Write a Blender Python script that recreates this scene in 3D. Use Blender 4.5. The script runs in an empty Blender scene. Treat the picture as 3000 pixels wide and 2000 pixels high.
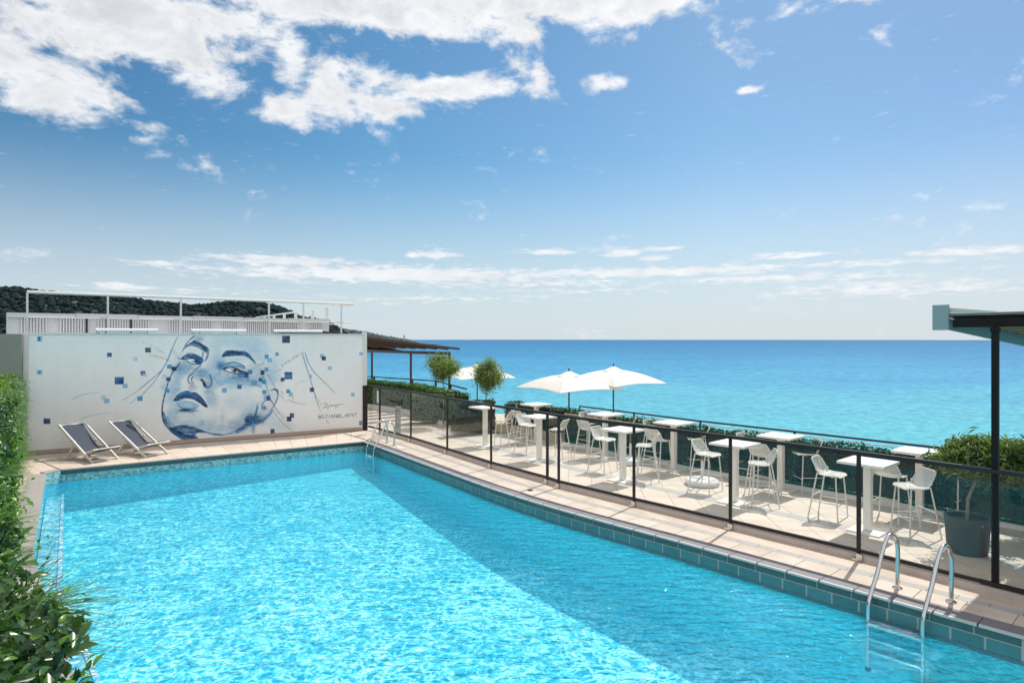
import bpy, math, random
import numpy as np
from mathutils import Vector, Matrix

random.seed(7); np.random.seed(7)
SC = bpy.context.scene
COL = SC.collection
R = math.radians
PI = math.pi

# ------------------------------------------------------------------ camera, sky, sun, exposure
F_PX, CX, HY, EYE = 1800.0, 1500.0, 992.0, 3.0      # focal length, centre, eye line (photo pixels), eye height (m)
cam_d = bpy.data.cameras.new('camera'); cam = bpy.data.objects.new('camera', cam_d); COL.objects.link(cam)
cam.location = (0, 0, EYE); cam.rotation_euler = (R(90), 0, 0)
cam_d.sensor_width = 36; cam_d.lens = 36 * F_PX / 3000
cam_d.shift_y = -(1000 - HY) / 3000.0
cam_d.clip_start = 0.1; cam_d.clip_end = 60000
SC.camera = cam

SUN_DIR = Vector((0.41, 0.51, 1.0)).normalized()    # towards the sun
SUN_EL = math.asin(SUN_DIR.z); SUN_AZ = math.atan2(SUN_DIR.x, SUN_DIR.y)
SC.view_settings.view_transform = 'Standard'; SC.view_settings.look = 'None'
SC.view_settings.exposure = 0.0; SC.view_settings.gamma = 1.0; SC.view_settings.use_curve_mapping = False
SC.cycles.use_denoising = True
SC.cycles.max_bounces = 10; SC.cycles.transparent_max_bounces = 24
SC.cycles.diffuse_bounces = 3; SC.cycles.glossy_bounces = 3; SC.cycles.transmission_bounces = 4
SC.cycles.caustics_reflective = False; SC.cycles.caustics_refractive = False

sun_d = bpy.data.lights.new('sun', 'SUN'); sun = bpy.data.objects.new('sun', sun_d); COL.objects.link(sun)
sun_d.energy = 4.4; sun_d.angle = R(0.53); sun_d.color = (1.0, 0.955, 0.89)
sun.rotation_euler = SUN_DIR.to_track_quat('Z', 'Y').to_euler(); sun.location = (20, 25, 50)


class NT:
    """tiny helper to write node trees as expressions"""
    def __init__(s, nt): s.nt = nt
    def new(s, t, **kw):
        n = s.nt.nodes.new(t)
        for k, v in kw.items(): setattr(n, k, v)
        return n
    def put(s, sock, v):
        if isinstance(v, bpy.types.NodeSocket): s.nt.links.new(v, sock)
        elif v is not None: sock.default_value = v
    def m(s, op, a, b=None, c=None, clamp=False):
        n = s.new('ShaderNodeMath', operation=op, use_clamp=clamp)
        s.put(n.inputs[0], a)
        if b is not None: s.put(n.inputs[1], b)
        if c is not None: s.put(n.inputs[2], c)
        return n.outputs[0]
    def mixc(s, f, a, b, blend='MIX'):
        n = s.new('ShaderNodeMix', data_type='RGBA', blend_type=blend)
        s.put(n.inputs[0], f)
        for k, v in ((6, a), (7, b)):
            s.put(n.inputs[k], v if isinstance(v, bpy.types.NodeSocket) else (*v[:3], 1.0))
        return n.outputs[2]
    def noise(s, vec=None, scale=5, detail=2, rough=.5, dist=0.0):
        n = s.new('ShaderNodeTexNoise'); s.put(n.inputs['Scale'], scale); n.inputs['Detail'].default_value = detail
        n.inputs['Roughness'].default_value = rough; n.inputs['Distortion'].default_value = dist
        if vec is not None: s.put(n.inputs['Vector'], vec)
        return n.outputs['Fac']
    def ramp(s, v, lo, hi, a=0.0, b=1.0, smooth=True):
        n = s.new('ShaderNodeMapRange', interpolation_type='SMOOTHSTEP' if smooth else 'LINEAR')
        for k, x in zip(range(5), (v, lo, hi, a, b)): s.put(n.inputs[k], x)
        return n.outputs[0]
    def vec(s, x, y, z):
        n = s.new('ShaderNodeCombineXYZ')
        for i, v in enumerate((x, y, z)): s.put(n.inputs[i], v)
        return n.outputs[0]
    def sep(s, v):
        n = s.new('ShaderNodeSeparateXYZ'); s.put(n.inputs[0], v); return n.outputs
    def vmul(s, v, k):
        n = s.new('ShaderNodeVectorMath', operation='MULTIPLY'); s.put(n.inputs[0], v); n.inputs[1].default_value = k
        return n.outputs[0]
    def crgb(s, v, stops):
        n = s.new('ShaderNodeValToRGB'); e = n.color_ramp.elements
        while len(e) > 1: e.remove(e[-1])
        e[0].position = stops[0][0]; e[0].color = (*stops[0][1], 1)
        for p, c in stops[1:]:
            q = e.new(p); q.color = (*c, 1)
        s.put(n.inputs[0], v); return n.outputs[0]


def px_dir(px, py):
    """azimuth / elevation of a photo pixel (to state where the clouds stand in the sky)"""
    x = (px - CX) / F_PX; z = (HY - py) / F_PX
    return math.atan2(x, 1), math.atan2(z, math.hypot(x, 1))


def build_world():
    w = bpy.data.worlds.new('World'); SC.world = w; w.use_nodes = True
    nt = w.node_tree; nt.nodes.clear(); n = NT(nt)
    tc = n.new('ShaderNodeTexCoord').outputs['Generated']
    sx, sy, sz = n.sep(tc)
    zc = n.m('MAXIMUM', sz, 0.012)
    v2 = n.vec(sx, sy, zc)
    sky = n.new('ShaderNodeTexSky', sky_type='NISHITA')
    sky.sun_disc = False; sky.sun_elevation = SUN_EL; sky.sun_rotation = SUN_AZ
    sky.altitude = 30; sky.air_density = 1.0; sky.dust_density = 0.7; sky.ozone_density = 1.6
    n.put(sky.inputs[0], v2)
    az = n.m('ARCTAN2', sx, sy)
    hl = n.m('SQRT', n.m('ADD', n.m('MULTIPLY', sx, sx), n.m('MULTIPLY', sy, sy)))
    el = n.m('ARCTAN2', sz, hl)
    # cloud banks: centre and radii measured in the sky
    banks = [(330, 40, 560, 160, 1.15), (190, 262, 300, 105, .98), (60, 200, 220, 90, .7), (1150, 25, 620, 95, 1.15), (1750, -5, 620, 95, 1.15),
             (2480, -12, 260, 40, .8), (850, 170, 75, 120, .95), (820, 322, 130, 60, .95), (1050, 290, 170, 110, 1.1), (960, 215, 130, 70, .8),
             (1290, 258, 290, 42, 1.1), (640, 262, 190, 62, .8), (690, 180, 80, 50, .55), (1580, 232, 75, 52, .75), (1785, 243, 95, 30, 1.0), (2192, 264, 42, 11, .9),
             (1278, 143, 45, 28, .8), (1530, 92, 110, 45, .85), (350, 345, 180, 36, .7)]
    low = [(830, 762, 220, 17, 1.0), (470, 773, 110, 11, .8), (1150, 803, 520, 25, 1.1), (1900, 797, 520, 17, 1.0), (1270, 745, 90, 15, .9), (1620, 738, 95, 10, .95),
           (1820, 741, 75, 15, 1.0), (1925, 757, 50, 12, .9), (2310, 748, 170, 13, .8), (2850, 736, 230, 15, 1.0), (2650, 842, 520, 26, .8), (1720, 852, 330, 14, .5), (350, 838, 140, 14, .8),
           (1950, 728, 70, 7, .9), (800, 806, 230, 9, .8), (2550, 770, 300, 12, .75), (1250, 875, 500, 16, .5), (1500, 830, 700, 20, .55), (2300, 815, 500, 14, .8), (600, 850, 300, 14, .5)]
    def field(lst):
        acc = None
        for (px, py, rx, ry, wt) in lst:
            a0, e0 = px_dir(px, py); a1, _ = px_dir(px + rx, py); _, e1 = px_dir(px, py - ry)
            ra = abs(a1 - a0); re = abs(e1 - e0)
            dx = n.m('DIVIDE', n.m('SUBTRACT', az, a0), ra)
            dy = n.m('DIVIDE', n.m('SUBTRACT', el, e0), re)
            d2 = n.m('ADD', n.m('MULTIPLY', dx, dx), n.m('MULTIPLY', dy, dy))
            f = n.m('MULTIPLY', n.m('EXPONENT', n.m('MULTIPLY', d2, -0.9)), wt)
            acc = f if acc is None else n.m('MAXIMUM', acc, f)
        return acc
    # noise on the sphere, stretched sideways low down as cloud layers are
    nv = n.vec(n.m('MULTIPLY', az, 1.0), n.m('MULTIPLY', el, 1.7), 0.3)
    n1 = n.noise(nv, 9.0, 9, .62, .35)
    n2 = n.noise(nv, 30.0, 6, .6, .2)
    nv2 = n.vec(n.m('MULTIPLY', az, 1.0), n.m('MULTIPLY', el, 5.0), 0.8)
    n3 = n.noise(nv2, 34.0, 9, .66, .3)
    hi_f = n.m('ADD', field(banks), n.m('ADD', n.m('MULTIPLY', n.m('SUBTRACT', n1, .5), 2.9), n.m('MULTIPLY', n.m('SUBTRACT', n2, .5), 1.0)))
    hi_m = n.ramp(hi_f, .30, 1.0)
    lo_f = n.m('ADD', field(low), n.m('MULTIPLY', n.m('SUBTRACT', n3, .5), 2.4))
    lo_m = n.m('MULTIPLY', n.ramp(lo_f, .26, .95), .86)
    # unseen cloud behind the camera and overhead, thickened to brighten the shaded mural wall
    back = n.ramp(n.noise(nv, 3.0, 8, .6, .3), .28, .48)
    behind = n.ramp(n.m('ABSOLUTE', az), .95, 1.5)
    up = n.ramp(el, .65, .95)
    back = n.m('MULTIPLY', back, n.m('MAXIMUM', behind, up))
    mask = n.m('MAXIMUM', n.m('MAXIMUM', hi_m, lo_m), back)
    # thicker cloud greys a little, lit towards the sun side
    thick = n.ramp(n.m('ADD', hi_f, n.m('MULTIPLY', az, -.3)), .8, 1.7)
    tex = n.m('ADD', n.m('MULTIPLY', n.noise(nv, 16.0, 6, .6, .5), .5), .75)
    ccol = n.mixc(thick, (9.3, 9.4, 9.6), (7.2, 7.5, 8.0))
    ccol = n.mixc(1.0, ccol, n.vec(tex, tex, tex), 'MULTIPLY')
    # air near the horizon is pale, the blue above is richer
    grey = n.ramp(el, 0.0, .30, 0.86, 0.0)
    skyc = n.mixc(1.0, sky.outputs[0], n.crgb(n.ramp(az, -.75, .75, 0, 1, False), [(0, (.40, .78, .94)), (.35, (.60, 1.02, 1.14)), (.72, (.86, 1.12, 1.19)), (1, (.80, .99, 1.10))]), 'MULTIPLY')
    skyc = n.mixc(grey, skyc, (6.9, 7.55, 8.2))
    col = n.mixc(mask, skyc, ccol)
    bg = n.new('ShaderNodeBackground'); n.put(bg.inputs[0], col); bg.inputs[1].default_value = 0.1
    out = n.new('ShaderNodeOutputWorld'); nt.links.new(bg.outputs[0], out.inputs[0])
build_world()

# ------------------------------------------------------------------ materials
MATS = {}
def mat(name, col, rough=.6, metal=0.0, var=0.0, vscale=6.0, bump=0.0, bscale=60.0, spec=.5, col2=None, c2scale=3.0, c2lo=.45, c2hi=.65, obj_var=0.0, transl=0.0):
    if name in MATS: return MATS[name]
    m = bpy.data.materials.new(name); m.use_nodes = True; nt = m.node_tree; n = NT(nt)
    b = nt.nodes['Principled BSDF']
    pos = n.new('ShaderNodeNewGeometry').outputs['Position']
    c = (*col, 1)
    cs = None
    if col2 is not None:
        cs = n.mixc(n.ramp(n.noise(pos, c2scale, 5, .6), c2lo, c2hi), col, col2)
    if var:
        f = n.m('ADD', n.m('MULTIPLY', n.m('SUBTRACT', n.noise(pos, vscale, 5, .6), .5), var * 2.4), 1.0)
        cs = n.mixc(1.0, cs if cs is not None else col, n.vec(f, f, f), 'MULTIPLY')
    if obj_var:
        oi = n.new('ShaderNodeObjectInfo').outputs['Random']
        f = n.m('ADD', n.m('MULTIPLY', n.m('SUBTRACT', oi, .5), obj_var * 2), 1.0)
        cs = n.mixc(1.0, cs if cs is not None else col, n.vec(f, f, f), 'MULTIPLY')
    if cs is not None: nt.links.new(cs, b.inputs['Base Color'])
    else: b.inputs['Base Color'].default_value = c
    b.inputs['Roughness'].default_value = rough; b.inputs['Metallic'].default_value = metal
    b.inputs['Specular IOR Level'].default_value = spec
    if bump:
        bn = n.new('ShaderNodeBump'); bn.inputs['Strength'].default_value = bump; bn.inputs['Distance'].default_value = .01
        nt.links.new(n.noise(pos, bscale, 4, .6), bn.inputs['Height']); nt.links.new(bn.outputs[0], b.inputs['Normal'])
    if transl:
        tr = n.new('ShaderNodeBsdfTranslucent')
        if cs is not None: nt.links.new(cs, tr.inputs[0])
        else: tr.inputs[0].default_value = c
        mx = n.new('ShaderNodeMixShader'); mx.inputs[0].default_value = transl
        nt.links.new(b.outputs[0], mx.inputs[1]); nt.links.new(tr.outputs[0], mx.inputs[2])
        nt.links.new(mx.outputs[0], nt.nodes['Material Output'].inputs[0])
    MATS[name] = m
    return m

def leaf_mat(name, a, b_, scale=8.0, rough=.42, transl=.3, spec=.5):
    """leaf colours vary from leaf to leaf (random per mesh island)"""
    if name in MATS: return MATS[name]
    m = bpy.data.materials.new(name); m.use_nodes = True; nt = m.node_tree; n = NT(nt)
    b = nt.nodes['Principled BSDF']
    g = n.new('ShaderNodeNewGeometry')
    isl = g.outputs['Random Per Island']
    f = n.m('ADD', n.m('MULTIPLY', isl, .6), n.m('MULTIPLY', n.noise(g.outputs['Position'], scale, 3), .5))
    c = n.mixc(n.ramp(f, .3, .85), a, b_)
    nt.links.new(c, b.inputs['Base Color']); b.inputs['Roughness'].default_value = rough; b.inputs['Specular IOR Level'].default_value = spec
    tr = n.new('ShaderNodeBsdfTranslucent'); nt.links.new(n.mixc(1.0, c, (1.5, 1.7, .5), 'MULTIPLY'), tr.inputs[0])
    mx = n.new('ShaderNodeMixShader'); mx.inputs[0].default_value = transl
    nt.links.new(b.outputs[0], mx.inputs[1]); nt.links.new(tr.outputs[0], mx.inputs[2])
    nt.links.new(mx.outputs[0], nt.nodes['Material Output'].inputs[0])
    MATS[name] = m
    return m

M_TILE = mat('beige_tile', (.60, .50, .41), .55, var=.10, vscale=2.5, obj_var=.055, bump=.15, bscale=120, col2=(.53, .43, .345), c2scale=1.6)
M_TILE2 = mat('terrace_tile', (.60, .52, .44), .5, var=.08, vscale=2.0, obj_var=.05, bump=.15, bscale=120, col2=(.55, .46, .38), c2scale=1.2)
M_BAND = mat('grey_band_stone', (.40, .38, .36), .6, var=.12, vscale=9, obj_var=.06)
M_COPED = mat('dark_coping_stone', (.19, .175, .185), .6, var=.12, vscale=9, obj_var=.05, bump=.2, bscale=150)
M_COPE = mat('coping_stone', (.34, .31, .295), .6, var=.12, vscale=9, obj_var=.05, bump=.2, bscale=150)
M_GROUT = mat('grout', (.34, .31, .27), .9, var=.1)
M_WHITEWALL = mat('white_render', (.78, .78, .77), .8, var=.03, vscale=3, bump=.2, bscale=90)
M_OLIVE = mat('olive_render', (.235, .235, .20), .9, var=.12, vscale=2, bump=.3, bscale=60)
M_KERB = mat('pinkish_kerb', (.50, .43, .39), .8, var=.14, vscale=7)
M_SKIRT = mat('terracotta_skirting', (.47, .36, .30), .8, var=.12, vscale=6)
M_DARK = mat('dark_bronze_metal', (.024, .018, .018), .42, .1, spec=.35, var=.15, vscale=20)
M_DARK2 = mat('black_metal', (.009, .007, .007), .6, .0, spec=.2, var=.1)
M_WHITE = mat('white_metal', (.70, .68, .63), .38, var=.02)
M_TABLE = mat('white_laminate', (.80, .77, .71), .35, var=.02)
M_STEEL = mat('stainless_steel', (.62, .62, .60), .17, 1.0, var=.08, vscale=25)
M_GREENTILE = mat('dark_green_tile', (.055, .105, .105), .22, var=.3, vscale=14, obj_var=.12)
M_TURQTILE = mat('turquoise_tile', (.065, .20, .225), .2, var=.18, vscale=8, obj_var=.1)
M_WOOD = mat('brown_timber', (.085, .042, .028), .6, var=.2, vscale=10)
M_CREAM = mat('cream_slat', (.55, .5, .42), .6, var=.1)
M_CONC = mat('pale_concrete', (.5, .48, .45), .9, var=.12, vscale=1.5)
M_WKERB = mat('white_kerb', (.74, .72, .68), .7, var=.08, vscale=5)
M_SAND = mat('tan_planter', (.46, .38, .26), .8, var=.2, vscale=5)
M_NAVY = mat('navy_sling', (.055, .066, .10), .85, var=.15, vscale=30, transl=.12)
M_CANVAS = mat('white_canvas', (.80, .78, .74), .9, var=.03, transl=.28)
M_POT = mat('anthracite_pot', (.05, .055, .055), .7, var=.25, vscale=6, bump=.3, bscale=50)
M_SOIL = mat('bark_soil', (.07, .045, .03), .95, var=.4, vscale=60, bump=.8, bscale=60)
M_BARK = mat('grey_bark', (.23, .19, .15), .9, var=.3, vscale=30, bump=.5, bscale=50)
M_CORR = mat('grey_white_cladding', (.60, .60, .62), .55, var=.06, obj_var=.05)
M_PIPE = mat('off_white_pipe', (.70, .69, .66), .4, var=.06, vscale=10)
M_ZINC = mat('zinc_green_panel', (.25, .30, .31), .5, .0, var=.06)
M_BASEW = mat('parasol_base_plastic', (.66, .67, .67), .45, var=.1, vscale=12)
M_BOLL = mat('grey_bollard', (.28, .29, .29), .45, .4, var=.1)
M_SUNSTEP = mat('sunlit_tread', (.9, .9, .88), .4, var=.1)  # tread colour whitened to stand for sunlight on the top step

def glass_mat(name, tint, refl=.07):
    m = bpy.data.materials.new(name); m.use_nodes = True; nt = m.node_tree; nt.nodes.clear(); n = NT(nt)
    tr = n.new('ShaderNodeBsdfTransparent'); tr.inputs[0].default_value = (*tint, 1)
    gl = n.new('ShaderNodeBsdfGlossy'); gl.inputs['Roughness'].default_value = .02; gl.inputs[0].default_value = (.9, .95, .95, 1)
    lw = n.new('ShaderNodeLayerWeight'); lw.inputs['Blend'].default_value = .5
    f = n.m('ADD', n.m('MULTIPLY', n.m('POWER', lw.outputs['Facing'], 5.0), .9), .02)
    mx = n.new('ShaderNodeMixShader'); nt.links.new(f, mx.inputs[0])
    nt.links.new(tr.outputs[0], mx.inputs[1]); nt.links.new(gl.outputs[0], mx.inputs[2])
    # fine dust on the pane
    df = n.new('ShaderNodeBsdfDiffuse'); df.inputs[0].default_value = (.6, .6, .58, 1)
    pos = n.new('ShaderNodeNewGeometry').outputs['Position']
    mx2 = n.new('ShaderNodeMixShader'); nt.links.new(n.ramp(n.noise(pos, 3.0, 5, .6), .3, .8, .0, .012), mx2.inputs[0])
    nt.links.new(mx.outputs[0], mx2.inputs[1]); nt.links.new(df.outputs[0], mx2.inputs[2])
    o = n.new('ShaderNodeOutputMaterial'); nt.links.new(mx2.outputs[0], o.inputs[0])
    return m
M_GLASS = glass_mat('clear_glass', (.975, .985, .98))
M_GLASSG = glass_mat('green_tinted_glass', (.34, .62, .48), .2)

def mesh_seat_mat():
    m = bpy.data.materials.new('perforated_white_metal'); m.use_nodes = True; nt = m.node_tree; n = NT(nt)
    b = nt.nodes['Principled BSDF']; b.inputs['Base Color'].default_value = (.66, .64, .585, 1); b.inputs['Roughness'].default_value = .4
    tc = n.new('ShaderNodeTexCoord').outputs['Object']
    v = n.new('ShaderNodeTexVoronoi', feature='F1'); v.inputs['Scale'].default_value = 120; nt.links.new(tc, v.inputs['Vector'])
    hole = n.ramp(v.outputs['Distance'], .34, .40, 1.0, 0.0)
    tr = n.new('ShaderNodeBsdfTransparent')
    mx = n.new('ShaderNodeMixShader'); nt.links.new(hole, mx.inputs[0])
    nt.links.new(b.outputs[0], mx.inputs[1]); nt.links.new(tr.outputs[0], mx.inputs[2])
    nt.links.new(mx.outputs[0], nt.nodes['Material Output'].inputs[0])
    return m
M_PERF = mesh_seat_mat()

def mosaic_mat(name, c1, c2, c3, scale, wet=.15):
    m = bpy.data.materials.new(name); m.use_nodes = True; nt = m.node_tree; n = NT(nt)
    b = nt.nodes['Principled BSDF']
    # aligned with the pool: rotate position into the pool's axes
    pos = n.new('ShaderNodeNewGeometry').outputs['Position']
    mp = n.new('ShaderNodeMapping'); mp.inputs['Rotation'].default_value = (0, 0, -math.atan2(.54, .84)); nt.links.new(pos, mp.inputs[0])
    x, y, z = n.sep(mp.outputs[0])
    cell = lambda t: n.m('FLOOR', n.m('MULTIPLY', t, scale))
    wn = n.new('ShaderNodeTexWhiteNoise', noise_dimensions='3D'); nt.links.new(n.vec(cell(x), cell(y), cell(z)), wn.inputs['Vector'])
    c = n.crgb(wn.outputs['Value'], [(0, c1), (.45, c2), (.8, c3), (1, c1)])
    def grid(t):
        f = n.m('FRACT', n.m('MULTIPLY', t, scale)); return n.m('MINIMUM', f, n.m('SUBTRACT', 1.0, f))
    g = n.m('MINIMUM', n.m('MINIMUM', grid(x), n.m('ADD', grid(y), 0)), grid(z))
    nt.links.new(c, b.inputs['Base Color']); b.inputs['Roughness'].default_value = wet
    return m
M_MOSAIC = mosaic_mat('mosaic_band', (.20, .44, .45), (.45, .66, .62), (.10, .28, .33), 22)
M_POOL = mosaic_mat('pool_mosaic', (.14, .78, .86), (.18, .86, .92), (.10, .72, .82), 20, .5)

def water_mat():
    m = bpy.data.materials.new('pool_water'); m.use_nodes = True; nt = m.node_tree; nt.nodes.clear(); n = NT(nt)
    pos = n.new('ShaderNodeNewGeometry').outputs['Position']
    # web of caustic light painted into the transparent tint of the surface
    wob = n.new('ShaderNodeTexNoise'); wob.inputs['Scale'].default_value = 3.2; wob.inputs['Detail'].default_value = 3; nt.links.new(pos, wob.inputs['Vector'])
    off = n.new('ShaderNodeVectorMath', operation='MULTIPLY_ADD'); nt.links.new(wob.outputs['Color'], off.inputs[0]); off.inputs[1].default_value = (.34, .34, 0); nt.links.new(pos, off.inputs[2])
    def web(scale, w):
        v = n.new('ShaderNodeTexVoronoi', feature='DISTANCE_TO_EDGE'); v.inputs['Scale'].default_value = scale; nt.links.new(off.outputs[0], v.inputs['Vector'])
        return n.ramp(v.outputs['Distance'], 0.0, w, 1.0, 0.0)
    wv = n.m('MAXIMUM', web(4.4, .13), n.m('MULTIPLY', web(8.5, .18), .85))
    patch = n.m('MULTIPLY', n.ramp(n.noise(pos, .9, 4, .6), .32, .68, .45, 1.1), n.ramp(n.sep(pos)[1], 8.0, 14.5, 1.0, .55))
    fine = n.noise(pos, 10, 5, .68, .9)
    # painted caustics fade near the right wall, over the shaded pool floor
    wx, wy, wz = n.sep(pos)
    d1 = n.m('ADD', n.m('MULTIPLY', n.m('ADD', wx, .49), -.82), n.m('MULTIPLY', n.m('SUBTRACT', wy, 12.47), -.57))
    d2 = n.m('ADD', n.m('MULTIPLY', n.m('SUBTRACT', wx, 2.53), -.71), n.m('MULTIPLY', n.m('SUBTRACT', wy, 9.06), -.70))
    caustic_fade = n.ramp(n.m('MINIMUM', d1, d2), .7, 2.6, .30, 1.0)
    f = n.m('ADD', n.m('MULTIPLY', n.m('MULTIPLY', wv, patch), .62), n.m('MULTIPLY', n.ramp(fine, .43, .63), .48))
    f = n.m('ADD', n.m('MULTIPLY', n.m('SUBTRACT', f, .36), caustic_fade), .36)
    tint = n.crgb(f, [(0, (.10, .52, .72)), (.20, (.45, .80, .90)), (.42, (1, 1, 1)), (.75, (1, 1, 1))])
    # caustic lines painted brighter still, in place of focused sunlight
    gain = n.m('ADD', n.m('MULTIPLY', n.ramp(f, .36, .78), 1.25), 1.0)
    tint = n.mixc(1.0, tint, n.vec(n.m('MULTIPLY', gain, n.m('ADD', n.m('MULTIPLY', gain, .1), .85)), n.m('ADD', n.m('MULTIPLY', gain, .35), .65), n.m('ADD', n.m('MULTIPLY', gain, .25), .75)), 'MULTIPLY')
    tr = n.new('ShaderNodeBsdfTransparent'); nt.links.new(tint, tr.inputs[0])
    # light scattered back inside the water body
    df = n.new('ShaderNodeBsdfDiffuse'); df.inputs[0].default_value = (.0, .35, .66, 1)
    mx0 = n.new('ShaderNodeMixShader'); mx0.inputs[0].default_value = .26
    nt.links.new(tr.outputs[0], mx0.inputs[1]); nt.links.new(df.outputs[0], mx0.inputs[2])
    st = n.new('ShaderNodeMapping'); st.inputs['Rotation'].default_value = (0, 0, R(35)); st.inputs['Scale'].default_value = (.55, 1.5, 1); nt.links.new(pos, st.inputs[0])
    h = n.m('ADD', n.noise(st.outputs[0], 5.5, 3, .5, .3), n.m('MULTIPLY', n.noise(pos, 16, 3, .5, .4), .35))
    bp = n.new('ShaderNodeBump'); bp.inputs['Strength'].default_value = .8; bp.inputs['Distance'].default_value = .11; nt.links.new(h, bp.inputs['Height'])
    gl = n.new('ShaderNodeBsdfGlossy'); gl.inputs['Roughness'].default_value = .03; nt.links.new(bp.outputs[0], gl.inputs['Normal'])
    lw = n.new('ShaderNodeLayerWeight'); lw.inputs['Blend'].default_value = .5; nt.links.new(bp.outputs[0], lw.inputs['Normal'])
    fz = n.m('ADD', n.m('MULTIPLY', n.m('POWER', lw.outputs['Facing'], 5.0), .9), .025)
    mx = n.new('ShaderNodeMixShader'); nt.links.new(fz, mx.inputs[0])
    nt.links.new(mx0.outputs[0], mx.inputs[1]); nt.links.new(gl.outputs[0], mx.inputs[2])
    o = n.new('ShaderNodeOutputMaterial'); nt.links.new(mx.outputs[0], o.inputs[0])
    return m
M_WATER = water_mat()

def sea_mat():
    m = bpy.data.materials.new('sea_water'); m.use_nodes = True; nt = m.node_tree; n = NT(nt)
    b = nt.nodes['Principled BSDF']
    pos = n.new('ShaderNodeNewGeometry').outputs['Position']
    x, y, z = n.sep(pos)
    # sandy shallows near the shore, deep water and long current lines farther out
    d = n.m('LOGARITHM', n.m('MAXIMUM', n.m('ADD', y, n.m('MULTIPLY', x, .25)), 60.0), 10.0)
    lg = n.vec(n.m('MULTIPLY', n.m('DIVIDE', x, n.m('MAXIMUM', y, 50.0)), 1.6), n.m('MULTIPLY', d, 7.0), 0)
    band = n.m('SUBTRACT', n.noise(lg, 1.5, 5, .55, .4), .5)
    t = n.m('ADD', d, n.m('MULTIPLY', band, .62))
    c = n.crgb(n.ramp(t, 2.2, 4.2, 0, 1, False), [(0, (.085, .385, .46)), (.14, (.078, .335, .445)), (.26, (.05, .255, .42)), (.42, (.03, .19, .365)), (.58, (.02, .155, .32)), (.75, (.014, .135, .285)), (1, (.01, .12, .25))])
    # wind ripples darken and lighten the surface
    far = n.m('DIVIDE', 1.0, n.m('MAXIMUM', n.m('DIVIDE', y, 300.0), .6))
    rp = n.new('ShaderNodeMapping'); rp.inputs['Scale'].default_value = (.25, 1.0, 1.0); rp.inputs['Rotation'].default_value = (0, 0, R(8)); nt.links.new(pos, rp.inputs[0])
    r1 = n.noise(rp.outputs[0], .35, 6, .65, .3)
    sc2 = n.vec(n.m('MULTIPLY', n.m('DIVIDE', x, n.m('MAXIMUM', y, 50.0)), 38.0), n.m('MULTIPLY', d, 75.0), 0)
    r2 = n.noise(sc2, 1.4, 5, .65, .3)
    f = n.m('ADD', n.m('MULTIPLY', n.m('SUBTRACT', r2, .5), 1.5), n.m('ADD', n.m('MULTIPLY', n.m('SUBTRACT', r1, .5), .25), 1.0))
    c = n.mixc(1.0, c, n.vec(f, f, f), 'MULTIPLY')
    nt.links.new(c, b.inputs['Base Color'])
    b.inputs['Roughness'].default_value = .42; b.inputs['Specular IOR Level'].default_value = .06
    bn = n.new('ShaderNodeBump'); bn.inputs['Strength'].default_value = .7; bn.inputs['Distance'].default_value = 1.2
    nt.links.new(n.noise(rp.outputs[0], .8, 5, .65), bn.inputs['Height']); nt.links.new(bn.outputs[0], b.inputs['Normal'])
    # glitter: only wave facets turned to the sun flash, so they are few and sharp
    gl = n.new('ShaderNodeBsdfGlossy'); gl.inputs['Roughness'].default_value = .16
    bn2 = n.new('ShaderNodeBump'); bn2.inputs['Strength'].default_value = 1.0; bn2.inputs['Distance'].default_value = 2.2
    nt.links.new(n.noise(sc2, 3.0, 3, .6), bn2.inputs['Height']); nt.links.new(bn2.outputs[0], gl.inputs['Normal'])
    sp = n.ramp(n.noise(sc2, 2.6, 3, .7), .66, .74, 0.0, .5)
    mx = n.new('ShaderNodeMixShader'); nt.links.new(sp, mx.inputs[0]); nt.links.new(b.outputs[0], mx.inputs[1]); nt.links.new(gl.outputs[0], mx.inputs[2])
    nt.links.new(mx.outputs[0], nt.nodes['Material Output'].inputs[0])
    return m
M_SEA = sea_mat()

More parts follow.
